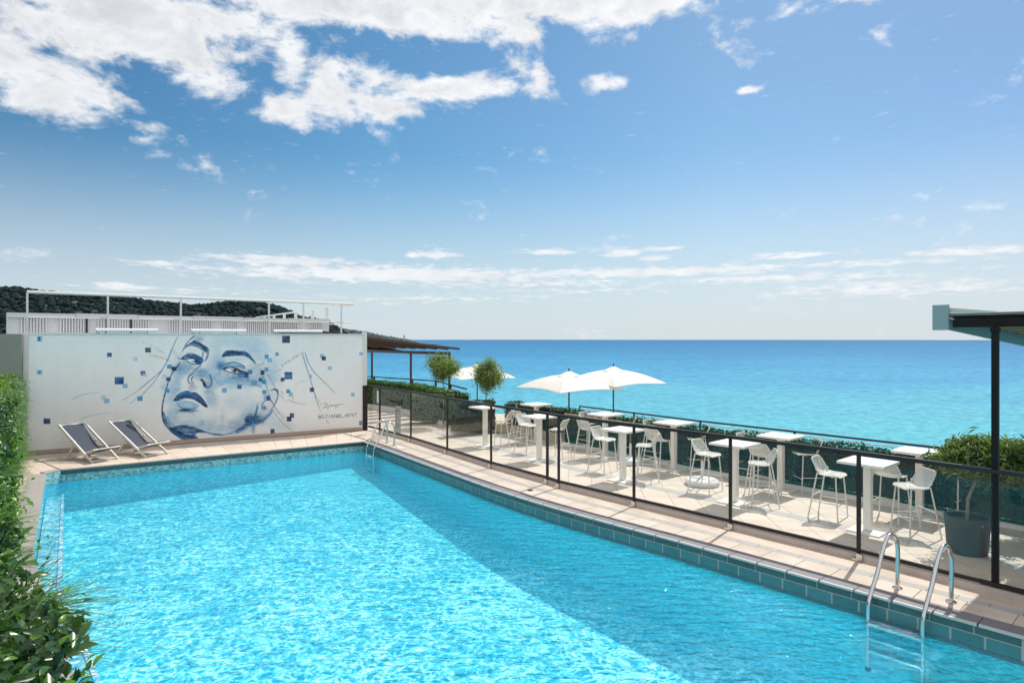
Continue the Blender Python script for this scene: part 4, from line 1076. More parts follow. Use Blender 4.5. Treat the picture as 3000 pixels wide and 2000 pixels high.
    for q in [(230, 395, 265, 428, light), (240, 398, 252, 425, blue), (230, 606, 265, 634, light), (242, 608, 252, 632, mid), (272, 908, 315, 944, nb), (670, 498, 700, 525, nb), (909, 466, 945, 496, navy), (834, 524, 862, 552, pale),
              (880, 612, 911, 640, (.02, .14, .38)), (895, 628, 925, 652, pale, .6), (718, 650, 776, 696, blue), (745, 672, 775, 694, nb), (767, 692, 799, 719, light), (634, 763, 664, 795, pale), (651, 785, 685, 815, light),
              (860, 770, 893, 800, mid), (1046, 572, 1075, 598, mid), (1074, 585, 1105, 611, navy), (1040, 650, 1070, 675, nb), (1016, 635, 1042, 657, pale), (1010, 700, 1035, 725, pale), (1032, 723, 1062, 748, mid),
              (1767, 392, 1816, 437, navy), (1724, 496, 1746, 518, (.05, .33, .58)), (1658, 509, 1682, 536, mid), (1675, 533, 1704, 558, light), (1658, 590, 1682, 615, mid), (1631, 608, 1657, 636, ink), (1620, 655, 1645, 680, blue),
              (1640, 668, 1666, 692, teal), (1782, 618, 1831, 664, blue), (1758, 654, 1782, 678, nb), (1793, 727, 1818, 752, (.04, .28, .52)), (1809, 746, 1834, 772, light), (1940, 716, 1967, 743, navy), (2004, 505, 2027, 530, light),
              (2015, 520, 2041, 546, ink), (2053, 584, 2078, 605, sky), (2250, 494, 2272, 516, light), (2199, 747, 2222, 773, sky), (2249, 923, 2270, 952, mid), (1815, 876, 1842, 905, nb), (1796, 898, 1826, 928, navy), (1694, 974, 1720, 1006, nb),
              (1936, 634, 1953, 657, light), (1390, 718, 1420, 748, mid, .8), (1486, 698, 1514, 724, blue), (1552, 605, 1580, 632, teal), (1530, 628, 1557, 655, nb), (1643, 732, 1670, 758, mid), (1650, 762, 1694, 795, mid, .6), (1668, 768, 1692, 796, nb),
              (1370, 680, 1400, 705, light, .7), (1400, 660, 1440, 690, light, .6), (1575, 672, 1612, 706, mid, .8), (1490, 628, 1530, 655, teal, .7), (1350, 640, 1395, 668, pale, .7), (1610, 690, 1640, 715, light, .7), (1440, 690, 1470, 712, pale, .6),
              (1535, 908, 1562, 935, nb), (1248, 922, 1280, 955, light, .6), (1100, 690, 1120, 720, pale, .5)]:
        sq(*q)
    # ---- signature and handle
    for st_ in SIG:
        stroke('E', [(705 + x * 268, 1150 - y * 125) for x, y in st_], 6.5, ink, 1, soft=.2, br=.1)
    wash('E', (992, 1050), (5, 4), ink, 1.2, 0)
    font = {'@': [[(.75, .35), (.5, .25), (.35, .45), (.5, .65), (.72, .6), (.75, .35), (.95, .3), (.95, .7), (.6, .95), (.15, .8), (.05, .4), (.3, .05), (.8, .0)]],
            'D': [[(.1, 0), (.1, 1)], [(.0, 1), (.6, .9), (.9, .5), (.6, .1), (.0, 0)]], 'J': [[(.1, 1), (.9, 1)], [(.6, 1), (.6, .2), (.3, 0), (.0, .2)]], 'I': [[(.5, 0), (.5, 1)]],
            'A': [[(0, 0), (.5, 1)], [(.5, 1), (1, 0)], [(.2, .4), (.8, .4)]], 'N': [[(0, 0), (0, 1)], [(0, 1), (1, 0)], [(1, 0), (1, 1)]],
            'G': [[(.95, .85), (.5, 1), (.05, .5), (.4, 0), (.95, .15)], [(.95, .15), (.95, .5)], [(.95, .5), (.6, .5)]], 'O': [[(.5, 1), (.05, .7), (.05, .3), (.5, 0), (.95, .3), (.95, .7), (.5, 1)]],
            '_': [[(0, 0), (1, 0)]], 'R': [[(0, 0), (0, 1)], [(0, 1), (.7, .95), (.9, .72), (.6, .5), (0, .48)], [(.4, .48), (1, 0)]], 'T': [[(0, 1), (1, 1)], [(.5, 1), (.5, 0)]],
            'S': [[(.95, .9), (.4, 1), (.1, .75), (.5, .5), (.9, .25), (.6, 0), (.05, .1)]]}
    xs = [(645, 690), (702, 742), (752, 788), (800, 812), (830, 868), (878, 912), (918, 944), (948, 976), (984, 1018), (1030, 1060), (1070, 1098), (1104, 1130), (1136, 1146), (1152, 1170), (1176, 1206)]
    for ch, (x0, x1) in zip('@DJIANGO_ARTIST', xs):
        f = (x0 - 645) / 560; yb = 1302 - 30 * f; h = 50 - 3 * f
        for st_ in font[ch]:
            pts = [(x0 + (x1 - x0) * a, yb - h * c) for a, c in st_]
            for i in range(len(pts) - 1): stroke('E', [pts[i], pts[i + 1]], 8, (.03, .04, .13) if f < .7 else (.12, .15, .30), .95, soft=.2, br=.1)
    # mesh
    V = np.stack([WALL_A[0] + wdir[0] * S + wn[0] * .0, WALL_A[1] + wdir[1] * S + wn[1] * .0, Z], -1).reshape(-1, 3)
    i = np.arange(NX - 1)[None] + np.arange(NZ - 1)[:, None] * NX
    F = np.stack([i, i + 1, i + 1 + NX, i + NX], -1).reshape(-1, 4)
    m = bpy.data.materials.new('mural_paint'); m.use_nodes = True; nt = m.node_tree; n = NT(nt)
    bs = nt.nodes['Principled BSDF']; bs.inputs['Roughness'].default_value = .75
    at = n.new('ShaderNodeAttribute', attribute_name='paint')
    pos = n.new('ShaderNodeNewGeometry').outputs['Position']
    stv = n.vmul(pos, (7.0, 7.0, .5))
    f = n.m('ADD', n.m('ADD', n.m('MULTIPLY', n.m('SUBTRACT', n.noise(pos, 2.2, 6, .6), .5), .16), n.m('MULTIPLY', n.m('SUBTRACT', n.noise(stv, 1.0, 5, .7), .5), .10)), 1.0)
    nt.links.new(n.mixc(1.0, at.outputs['Color'], n.vec(f, f, f), 'MULTIPLY'), bs.inputs['Base Color'])
    bn = n.new('ShaderNodeBump'); bn.inputs['Strength'].default_value = .2; bn.inputs['Distance'].default_value = .01
    nt.links.new(n.noise(pos, 70, 3), bn.inputs['Height']); nt.links.new(bn.outputs[0], bs.inputs['Normal'])
    o = arrmesh('painted_face', V, F, m, mw)
    ca_ = o.data.color_attributes.new('paint', 'FLOAT_COLOR', 'POINT')
    rgba = np.ones((NZ * NX, 4), np.float32); rgba[:, :3] = np.clip(img, 0, 1).reshape(-1, 3)
    ca_.data.foreach_set('color', rgba.ravel())
    o['label'] = 'blue painted face with scattered squares, signature and handle'
paint_mural()

# end trim: white strip above, black post below; left white edge
b = MB(); b.bar(wp(wlen + .045, 1.47, -.05), wp(wlen + .045, 3.22, -.05), .14, .13, (wdir[0], wdir[1], 0)); b.build('end_trim', M_WHITE, mw)
b = MB(); b.bar(wp(wlen + .05, 0, -.05), wp(wlen + .05, 1.468, -.05), .15, .16, (wdir[0], wdir[1], 0)); b.build('end_post', M_DARK, mw)
b = MB(); b.bar(wp(-.05, 0, .02), wp(-.05, 3.15, .02), .10, .09, (wdir[0], wdir[1], 0)); b.build('edge_trim', M_WHITE, mw)
# olive side wall at far left
ow = thing('olive_wall', (-13.4, 15.3, 0), 'plain dark olive wall at the far left edge behind the plants', 'wall')
b = MB(); b.bar((*wp(-.10, 0, .10)[:2], 1.56), (*wp(-7.5, 0, .10)[:2], 1.56), .22, 3.12); b.build('wall_body', M_OLIVE, ow)
b = MB(); b.bar((*wp(-.62, 0, .10)[:2], 3.17), (*wp(-7.5, 0, .10)[:2], 3.17), .26, .05); b.build('cap', M_WHITE, ow)

# picture lights above the wall
LM_ = mat('lamp_white', (.86, .85, .82), .4)
for k_, (px0, px1, lab) in enumerate([(282, 463, 'left'), (560, 720, 'middle'), (800, 942, 'right')]):
    def s_of(px):
        r_ = (px - CX) / F_PX; return (r_ * WALL_A[1] - WALL_A[0]) / (wdir[0] - r_ * wdir[1])
    s0, s1 = s_of(px0), s_of(px1)
    t = thing('picture_light', wp((s0 + s1) / 2, 3.15), f'long white tubular light above the mural, {lab} one of three', 'wall light', 'picture lights above the mural')
    MB().tube([wp(s0, 3.235, .10), wp(s1, 3.235, .10)], .045, 10).build('tube_housing', LM_, t, smooth=True)
    for s in (lerp((s0,), (s1,), .15)[0], lerp((s0,), (s1,), .82)[0]):
        MB().bar(wp(s, 3.155, -.02), wp(s, 3.20, .09), .03, .02).build('bracket', M_DARK, t)
    MB().tube([wp(s0 - .005, 3.23, .10), wp(s0 + .02, 3.17, .07), wp(s0 + .10, 3.15, .02)], .008, 5).build('cable', M_DARK, t)

# ------------------------------------------------------------------ roof terrace behind the mural wall
roofb = thing('rooftop_terrace', (-11, 23, 3), 'low white clad roof terrace behind the mural wall', 'building')
RA, RB = (-15.8, 19.2), (-7.79, 26.2)
rd = norm2(V2(RA, RB)); rn = (rd[1], -rd[0]); rl = math.dist(RA, RB)
back_dir = (-rd[1], rd[0])
def rp_(s, out=0.0): return (RA[0] + rd[0] * s + rn[0] * out, RA[1] + rd[1] * s + rn[1] * out)
b = MB(); b.prism(ccw([rp_(0, .9), rp_(rl + 1.2, .55), rp_(rl + 1.2, -14), rp_(0, -14)]), -3, 2.98); b.build('building_body', M_WHITEWALL, roofb)
b = MB(); b.bar((*rp_(0, -.06), 3.40), (*rp_(rl, -.06), 3.40), .06, .84); b.build('parapet_core', M_CORR, roofb)
# corrugated cladding, many narrow ribs with flat gaps
b = MB(); s = .35
rngc = random.Random(3)
flat = [(1.05, 1.35), (2.1, 2.35), (3.9, 4.5), (6.0, 6.3), (6.9, 7.15), (9.3, 9.8)]
while s < rl - .3:
    if any(a < s < c for a, c in flat): s += .05; continue
    b.bar((*rp_(s, 0), 3.37), (*rp_(s + .035, 0), 3.37), .05, .70); s += .078
b.build('cladding_ribs', M_CORR, roofb, kind='stuff')
for i in range(6):
    a, c = rl * i / 6, rl * (i + 1) / 6
    b = MB(); b.bar((*rp_(a + .01, .03), 3.76 + .018 * (i % 2)), (*rp_(c - .01, .03), 3.76 + .018 * (i % 2)), .10, .12); b.build('cap_panel', M_CORR, roofb)
for s in (2.05, 2.62, 3.32):
    MB().bar((*rp_(s, .035), 3.36), (*rp_(s + .05, .035), 3.36), .02, .70).build('dark_gap', M_DARK, roofb)
MB().bar((*rp_(0, .06), 3.70), (*rp_(.65, .06), 3.68), .03, .04).build('side_bar', M_PIPE, roofb)

rr = thing('roof_railing', (-11, 22.2, 3), 'long off-white tubular railing round the roof terrace behind the mural', 'railing')
QA, QB = (-15.0, 19.0), (-6.68, 25.8)
qd = norm2(V2(QA, QB)); 
QC = (-17.5, 42.0)
MB().tube([(*QA, 4.45), (*QB, 4.45), ], .045, 8).build('top_rail', M_PIPE, rr, smooth=True)
MB().tube([(*QB, 4.45), (*QC, 4.45)], .045, 8).build('return_rail', M_PIPE, rr, smooth=True)
MB().tube([(*QA, 3.67), (*QB, 3.67)], .022, 6).build('lower_rail', M_PIPE, rr, smooth=True)
MB().tube([(*QB, 3.67), (*QC, 3.67)], .022, 6).build('lower_return_rail', M_PIPE, rr, smooth=True)
for px in (80, 316, 530, 788, 889, 1000):
    r_ = (px - CX) / F_PX; s = (r_ * QA[1] - QA[0]) / (qd[0] - r_ * qd[1])
    p = (QA[0] + qd[0] * s, QA[1] + qd[1] * s)
    MB().box((p[0], p[1], 3.70), (.055, .055, 1.45), math.atan2(qd[1], qd[0])).build('post', M_PIPE, rr)
qd2 = norm2(V2(QB, QC))
for px in (957, 915.6, 866.6, 833, 803, 775):
    r_ = (px - CX) / F_PX; s = (r_ * QB[1] - QB[0]) / (qd2[0] - r_ * qd2[1])
    p = (QB[0] + qd2[0] * s, QB[1] + qd2[1] * s)
    MB().box((p[0], p[1], 3.70), (.16, .12, 1.45), math.atan2(qd2[1], qd2[0])).build('post', M_PIPE, rr)

# ------------------------------------------------------------------ timber pergola at the back of the terrace
RR = (-2.56, 25.5); pu = (-.77, -.64); pv = (-.64, .77)
pg = thing('timber_pergola', (-4, 25, -.15), 'brown pergola with slatted sloping roof beyond the mural wall', 'pergola')
def pp_(s, t): return (RR[0] + pu[0] * s + pv[0] * t, RR[1] + pu[1] * s + pv[1] * t)
def zu(s): return 2.62 + s * .112
def zl(s): return 2.40 + s * .046
MB().bar((*pp_(-.45, 0), zu(-.45)), (*pp_(6, 0), zu(6)), .06, .09).build('top_rafter', M_WOOD, pg)
for k_ in range(8):
    t = .45 + k_ * .9
    MB().bar((*pp_(-.2, t), zu(-.2) - .03), (*pp_(6, t), zu(6) - .03), .07, .09).build('rafter', M_WOOD, pg)
    MB().bar((*pp_(-.38, t - .22), zu(-.38) + .0), (*pp_(6, t - .22), zu(6) + .0), .34, .025).build('roof_slat', M_CREAM, pg)
MB().bar((*pp_(.05, -.05), 2.39), (*pp_(.05, 7.4), 2.39), .07, .13).build('side_beam', M_WOOD, pg)
for (s, t) in ((.05, 0), (.05, 3.1), (.05, 6.9)):
    p = pp_(s, t); MB().box((p[0], p[1], 1.10), (.09, .09, 2.5)).build('post', M_WOOD, pg)

# ------------------------------------------------------------------ hedges
M_L_HEDGE = leaf_mat('hedge_leaves', (.03, .09, .02), (.13, .28, .05), 2.0)
M_L_DARK = leaf_mat('dark_hedge_leaves', (.010, .030, .016), (.035, .085, .032), 1.5)
M_L_SCREEN = leaf_mat('screen_leaves', (.012, .055, .030), (.03, .115, .055), 1.5)
M_CORE = mat('hedge_core', (.008, .02, .008), .95, var=.3)
def hedge(path, z0, z1, w, dens, m, lab, size=.05, core=True, name='hedge', cat='hedge', jit=.7):
    t = thing(name, (path[0][0], path[0][1], z0), lab, cat)
    A = path; B = offset_poly(path, w)
    if core:
        b = MB(); C_, D_ = offset_poly(path, .05), offset_poly(path, w - .05)
        for i in range(len(path) - 1): b.prism(ccw([C_[i], C_[i + 1], D_[i + 1], D_[i]]), z0 + .03, z1 - .06)
        b.build('hedge_core', M_CORE, t)
    P = []; N_ = []
    for i in range(len(path) - 1):
        a, c = np.array(A[i]), np.array(A[i + 1]); a2, c2 = np.array(B[i]), np.array(B[i + 1]); L = np.linalg.norm(c - a)
        d = (c - a) / L; nn = np.array([d[1], -d[0]])
        for (p0, p1, q0, q1, nv, h) in ((a, c, a, c, (*nn, .2), z1 - z0), (a2, c2, a2, c2, (*(-nn), .2), z1 - z0), (a, c, a2, c2, (0, 0, 1), w)):
            n_ = int(L * h * dens); u = np.random.rand(n_); v = np.random.rand(n_)
            if nv[2] == 1:
                xy = (p0 + (p1 - p0) * u[:, None]) * (1 - v[:, None]) + (q0 + (q1 - q0) * u[:, None]) * v[:, None]; zz = z1 + np.random.normal(0, .022, n_) + .03 * np.sin(u * L * 5 + i)
            else:
                xy = p0 + (p1 - p0) * u[:, None] + np.random.normal(0, .025, (n_, 1)) * np.array(nn); zz = z0 + (z1 - z0) * v
            P.append(np.concatenate([xy, zz[:, None]], 1)); N_.append(np.tile(np.array(nv, float), (n_, 1)))
        # end caps
    for e, (pa, pb) in enumerate(((A[0], B[0]), (A[-1], B[-1]))):
        n_ = int(w * (z1 - z0) * dens); u = np.random.rand(n_)[:, None]; xy = np.array(pa) + (np.array(pb) - np.array(pa)) * u
        P.append(np.concatenate([xy, (z0 + (z1 - z0) * np.random.rand(n_))[:, None]], 1)); dd = norm2(V2(path[0], path[1])) if e == 0 else norm2(V2(path[-2], path[-1])); sg = -1 if e == 0 else 1
        N_.append(np.tile(np.array((dd[0] * sg, dd[1] * sg, .2)), (n_, 1)))
    leaves(np.concatenate(P), np.concatenate(N_), size, .55, jit, m, 'foliage', t)
    return t
# main sea-side screen: foliage behind green tinted glass
SK2 = offset_poly(SEAK, .14)
hedge(SK2[1:6], TZ + .08, .86, .26, 900, M_L_SCREEN, 'long dark green clipped screen along the sea side of the bar terrace', .06)
b_t = thing('sea_balustrade', (SEAK[2][0], SEAK[2][1], TZ), 'green tinted glass balustrade with dark handrail in front of the sea', 'balustrade')
G = offset_poly(SEAK, .09)
for i in range(1, len(G) - 2):
    n_ = max(1, round(math.dist(G[i], G[i + 1]) / 1.9))
    for k_ in range(n_):
        a = lerp(G[i], G[i + 1], k_ / n_ + .004); c = lerp(G[i], G[i + 1], (k_ + 1) / n_ - .004)
        MB().bar((*a, .31), (*c, .31), .01, .78).build('glass_panel', M_GLASSG, b_t)
HR = offset_poly(SEAK, .46)
hr0 = lerp(HR[1], HR[2], .06)
hp = [hr0] + HR[2:6]
b = MB()
for i in range(len(hp) - 1): b.bar((*hp[i], .985), (*hp[i + 1], .985), .05, .035)
b.build('handrail', M_DARK, b_t)
b = MB()
for i in range(len(hp) - 1): b.bar((*hp[i], .90), (*hp[i + 1], .90), .02, .018)
b.build('white_cable', M_WHITE, b_t)
for i in range(len(hp) - 1):
    n_ = max(1, round(math.dist(hp[i], hp[i + 1]) / 2.2))
    for k_ in range(n_):
        p = lerp(hp[i], hp[i + 1], k_ / n_); MB().box((p[0], p[1], .40), (.04, .04, 1.15)).build('post', M_DARK, b_t)
b = MB()
G2 = offset_poly(SEAK, .115)
for i in range(1, len(G2) - 2): b.bar((*G2[i], .765), (*G2[i + 1], .765), .07, .03)
b.build('tan_capping', M_SAND, b_t)
# farther hedges with planters
hedge([(-.25, 20.45), (1.42, 18.42)], .20, .88, .45, 700, M_L_DARK, 'dark clipped hedge in a tan planter behind the farthest bar tables', .06)
pl1 = thing('stone_planter', (.5, 19.6, TZ), 'low tan stone planter below the dark hedge by the farthest bar tables', 'planter')
P_ = [(-1.85, 20.9), (-.28, 20.42), (1.46, 18.32)]; P2_ = offset_poly(P_, .5)
for i in range(2): MB().prism(ccw([P_[i], P_[i + 1], P2_[i + 1], P2_[i]]), TZ + .03, .17).build('planter_side', M_SAND, pl1)
hedge([(-1.80, 19.75), (-1.15, 20.15), (-.55, 20.5)], -.02, .92, .4, 800, M_L_DARK, 'clipped hedge block seen through the third glass panel', .06)
hedge([(-3.75, 22.7), (-2.35, 22.7)], -.06, .92, .5, 800, M_L_HEDGE, 'square clipped hedge block seen through the second glass panel', .06)
hedge([(-8.3, 30.5), (-4.3, 26.4), (-2.05, 21.9)], -.12, 1.0, .6, 650, M_L_HEDGE, 'long bright green hedge under the timber pergola', .065)
b = MB(); kk = [(-8.4, 30.0), (-4.6, 26.1), (-2.5, 22.3)]; k2 = offset_poly(kk, .2)
for i in range(2): b.prism(ccw([kk[i], kk[i + 1], k2[i + 1], k2[i]]), TZ - .05, TZ + .14)
o = b.build('back_kerb', M_WKERB); o['kind'] = 'structure'
# dark rails behind the far hedge
dr = thing('hedge_railing', (-3, 23.5, 0), 'thin dark railing with stout end posts behind the far hedge', 'railing')
for p in ((-1.98, 21.75), (-1.85, 21.6)): MB().box((p[0], p[1], .5), (.06, .06, 1.3)).build('post', M_DARK, dr)
MB().bar((-1.95, 21.7, 1.10), (-3.4, 22.6, 1.0), .05, .04).build('rail', M_DARK, dr)
MB().bar((-9, 32.2, 1.12), (-3.4, 27.4, 1.12), .05, .05).build('back_rail', M_DARK, dr)
MB().bar((-3.4, 27.4, 1.12), (-1.7, 23.0, 1.12), .05, .05).build('side_rail', M_DARK, dr)
for p in ((-6.8, 30.3), (-4.6, 28.4), (-3.4, 27.4), (-2.5, 25)): MB().box((p[0], p[1], .5), (.08, .08, 1.25)).build('post', M_DARK, dr)

# ------------------------------------------------------------------ trees
M_LT = leaf_mat('olive_leaves', (.08, .13, .04), (.26, .33, .12), 4.0, transl=.42)
M_LO = leaf_mat('oleander_leaves', (.055, .105, .04), (.22, .28, .12), 3.0, transl=.4)
def crown_tree(name, base, trunk_h, crown_c, rad, n_leaf, lsize, lab, m, trunk_r=.022, aspect=.35, seed=1, group=None, cat='tree', clumps=26):
    rng = np.random.RandomState(seed)
    t = thing(name, base, lab, cat, group)
    c = np.array(crown_c)
    b = MB(); bx, by, bz = base
    fork = (bx + (c[0] - bx) * .7, by + (c[1] - by) * .7, bz + trunk_h)
    b.tube([(bx, by, bz), (bx + .012, by, bz + trunk_h * .5), fork], [trunk_r, trunk_r * .85, trunk_r * .8], 7)
    b.build('trunk', M_BARK, t, smooth=True)
    cen = []
    for _ in range(clumps):
        v = rng.normal(0, 1, 3); v /= np.linalg.norm(v); r = rng.uniform(.45, .92)
        cen.append(c + v * r * np.array(rad))
    for k_ in range(9):
        e = cen[k_ * 2 % len(cen)]; mid = (np.array(fork) * .5 + e * .5) + rng.normal(0, .03, 3)
        MB().tube([fork, tuple(mid), tuple(e)], [trunk_r * .6, trunk_r * .4, trunk_r * .15], 5).build('limb', M_BARK, t)
    per = n_leaf // clumps; P = []; N_ = []
    for e in cen:
        q = rng.normal(0, 1, (per, 3)) * np.array(rad) * .22 * rng.uniform(.7, 1.3); P.append(e + q); N_.append((e + q - c))
    P = np.concatenate(P); N_ = np.concatenate(N_); N_ /= np.linalg.norm(N_, axis=1)[:, None] + 1e-9; N_[:, 2] += .4
    leaves(P, N_, lsize, aspect, .8, m, 'crown', t)
    return t
crown_tree('standard_tree', (-2.50, 22.3, -.1), 1.55, (-2.50, 22.3, 2.0), (.60, .60, .47), 9500, .075, 'left of two small round-headed trees by the pergola end', M_LT, seed=2, group='round-headed trees on the terrace')
crown_tree('standard_tree', (-.93, 21.7, -.1), 1.45, (-.91, 21.7, 1.72), (.55, .55, .53), 8500, .075, 'right small round-headed tree standing before the farthest parasol', M_LT, seed=5, group='round-headed trees on the terrace')
crown_tree('shrub', (-.80, 21.75, .5), .1, (-.80, 21.75, .80), (.16, .16, .15), 500, .06, 'small yellowish shrub at the foot of the right round tree', leaf_mat('yellow_leaves', (.10, .11, .03), (.26, .24, .08), 4), trunk_r=.01, seed=7, cat='shrub', clumps=10)
crown_tree('shrub', (-2.35, 23.2, .6), .1, (-2.35, 23.2, .98), (.28, .28, .2), 700, .06, 'yellowish shrub behind the trunk of the left round tree', MATS['yellow_leaves'], trunk_r=.01, seed=8, cat='shrub', clumps=12)
# potted oleander
pot = thing('plant_pot', (6.72, 9.07, TZ), 'large round anthracite pot on the terrace near the column', 'pot')
MB().lathe((6.72, 9.07, TZ + .01), [(.235, 0), (.25, .02), (.285, .50), (.292, .525), (.286, .535), (.262, .53), (.255, .49)], 36, False, True).build('pot_body', M_POT, pot, smooth=True)
MB().lathe((6.72, 9.07, TZ + .46), [(.256, 0), (.0, .02)], 24).build('soil', M_SOIL, pot)
crown_tree('oleander_tree', (6.72, 9.07, TZ + .48), .62, (7.0, 9.15, 1.20), (.50, .46, .27), 7500, .13, 'bushy narrow-leaved oleander growing in the anthracite pot', M_LO, trunk_r=.026, aspect=.17, seed=11, clumps=46)
crown_tree('oleander_bush', (8.6, 9.5, TZ), .5, (8.6, 9.6, .72), (.6, .5, .36), 6500, .13, 'wide oleander bush beside the sea rail at the right edge', M_LO, trunk_r=.03, aspect=.17, seed=13, clumps=40, cat='bush')
crown_tree('oleander_tree', (8.2, 9.7, TZ), .8, (8.15, 9.75, 1.12), (.48, .42, .28), 4200, .13, 'oleander top just right of the tall black column', M_LO, trunk_r=.026, aspect=.17, seed=17, clumps=30)

# ------------------------------------------------------------------ parasols
def make_umbrella():
    t = thing('parasol', (0, 0, 0), '', 'parasol', 'white parasols on the lower terrace')
    Hh, hd, n_ = 2.42, 2.12, 12                       # eave height, half diagonal
    apex = 2.97
    vs = []; fs = []
    # canopy: four sectors with catenary ridges and scalloped eaves
    cor = [(hd * math.cos(k * PI / 2), hd * math.sin(k * PI / 2)) for k in range(4)]
    m_ = 8
    for k in range(4):
        a, c = cor[k], cor[(k + 1) % 4]; o0 = len(vs)
        for i in range(m_ + 1):
            r = i / m_
            for j in range(m_ + 1):
                u = j / m_
                ex, ey = lerp(a, c, u); pull = 1 - .10 * math.sin(PI * u)
                x, y = ex * r * pull, ey * r * pull
                z = apex - (apex - Hh) * (r ** 1.75) + .07 * math.sin(PI * u) * r * r - .02 * math.sin(PI * u) * r
                vs.append((x, y, z))
        for i in range(m_):
            for j in range(m_):
                q = o0 + i * (m_ + 1) + j; fs.append((q, q + m_ + 1, q + m_ + 2, q + 1))
    b = MB(); b.add(vs, fs); can = b.build('canopy', M_CANVAS, t, smooth=True)
    b = MB(); vs = [(0, 0, apex + .14)] + [(.52 * math.cos(k * PI / 4), .52 * math.sin(k * PI / 4), apex - .07 - (.03 if k % 2 == 0 else -.01)) for k in range(8)]
    b.add(vs, [(0, 1 + k, 1 + (k + 1) % 8) for k in range(8)]); b.build('vent_cap', M_CANVAS, t)
    b = MB()
    for k in range(4):
        a, c = cor[k], cor[(k + 1) % 4]; pts = []
        for j in range(9):
            u = j / 8; ex, ey = lerp(a, c, u); pull = 1 - .10 * math.sin(PI * u); pts.append((ex * pull, ey * pull, Hh + .05 * math.sin(PI * u) - .015))
        b.tube(pts, .012, 4)
    b.build('hem', M_CANVAS, t)
    MB().tube([(0, 0, 0), (0, 0, apex + .10)], .032, 10).build('pole', mat('parasol_pole', (.07, .05, .045), .4, .3), t, smooth=True)
    MB().lathe((0, 0, apex + .10), [(.0, .14), (.02, .10), (.035, .05), (.025, 0)], 8).build('finial', M_DARK2, t)
    for k in range(8):
        an = k * PI / 4; r1 = hd * .97 if k % 2 == 0 else hd * .62
        MB().tube([(.04 * math.cos(an), .04 * math.sin(an), apex - .04), (r1 * .5 * math.cos(an), r1 * .5 * math.sin(an), apex - .38), (r1 * math.cos(an), r1 * math.sin(an), Hh - .01 if k % 2 == 0 else Hh + .06)], .010, 5).build('rib', M_DARK, t)
    MB().lathe((0, 0, 0), [(.33, 0), (.33, .06), (.08, .10), (.05, .3)], 20, False, True).build('base', M_CONC, t)
    return t
um = make_umbrella()
um.location = ((1667 - CX) / F_PX * 24, 24, -1.35); um.rotation_euler = (0, 0, R(-14)); um['label'] = 'nearest white parasol, its front corner hanging lowest, left of the far one by the rail'
copy_tree(um, ((1797 - CX) / F_PX * 25.2, 25.2, -1.22), R(-8), 'white parasol standing farthest right, partly behind the nearest parasol')
copy_tree(um, ((1398 - CX) / F_PX * 31.5, 31.5, -1.38), R(-20), 'white parasol farthest left, partly hidden by the right round-headed tree')

# ------------------------------------------------------------------ bar tables and stools
def make_table():
    t = thing('bar_table', (0, 0, 0), '', 'bar table', 'white bar tables')
    MB().box((0, 0, 1.130), (.70, .70, .04)).build('tabletop', M_TABLE, t)
    MB().box((0, 0, .57), (.11, .11, 1.08)).build('pedestal', M_TABLE, t)
    MB().box((0, 0, .014), (.50, .50, .022)).build('base_plate', M_TABLE, t)
    return t
tb = make_table()
NEAR = [(5.83, 10.06), (4.29, 11.83), (2.46, 13.64), (.705, 15.93), (-.79, 18.1)]
FAR = [(7.30, 11.0), (5.58, 12.75), (3.89, 14.77), (2.49, 16.42), (.75, 18.9)]
on = ['nearest', 'second nearest', 'middle', 'second farthest', 'farthest']
first = True
for i, (x, y) in enumerate(NEAR):
    rz = R([-50, -48, -49, -52, -52][i]); lab = f'white square bar table beside the glass fence, {on[i]} of the inner row'
    if first: tb.location = (x, y, TZ); tb.rotation_euler = (0, 0, rz); tb['label'] = lab; first = False
    else: copy_tree(tb, (x, y, TZ), rz, lab)
for i, (x, y) in enumerate(FAR):
    copy_tree(tb, (x, y, TZ), R([-50, -50, -51, -52, -52][i]), f'white square bar table beside the sea hedge, {on[i]} of the outer row')

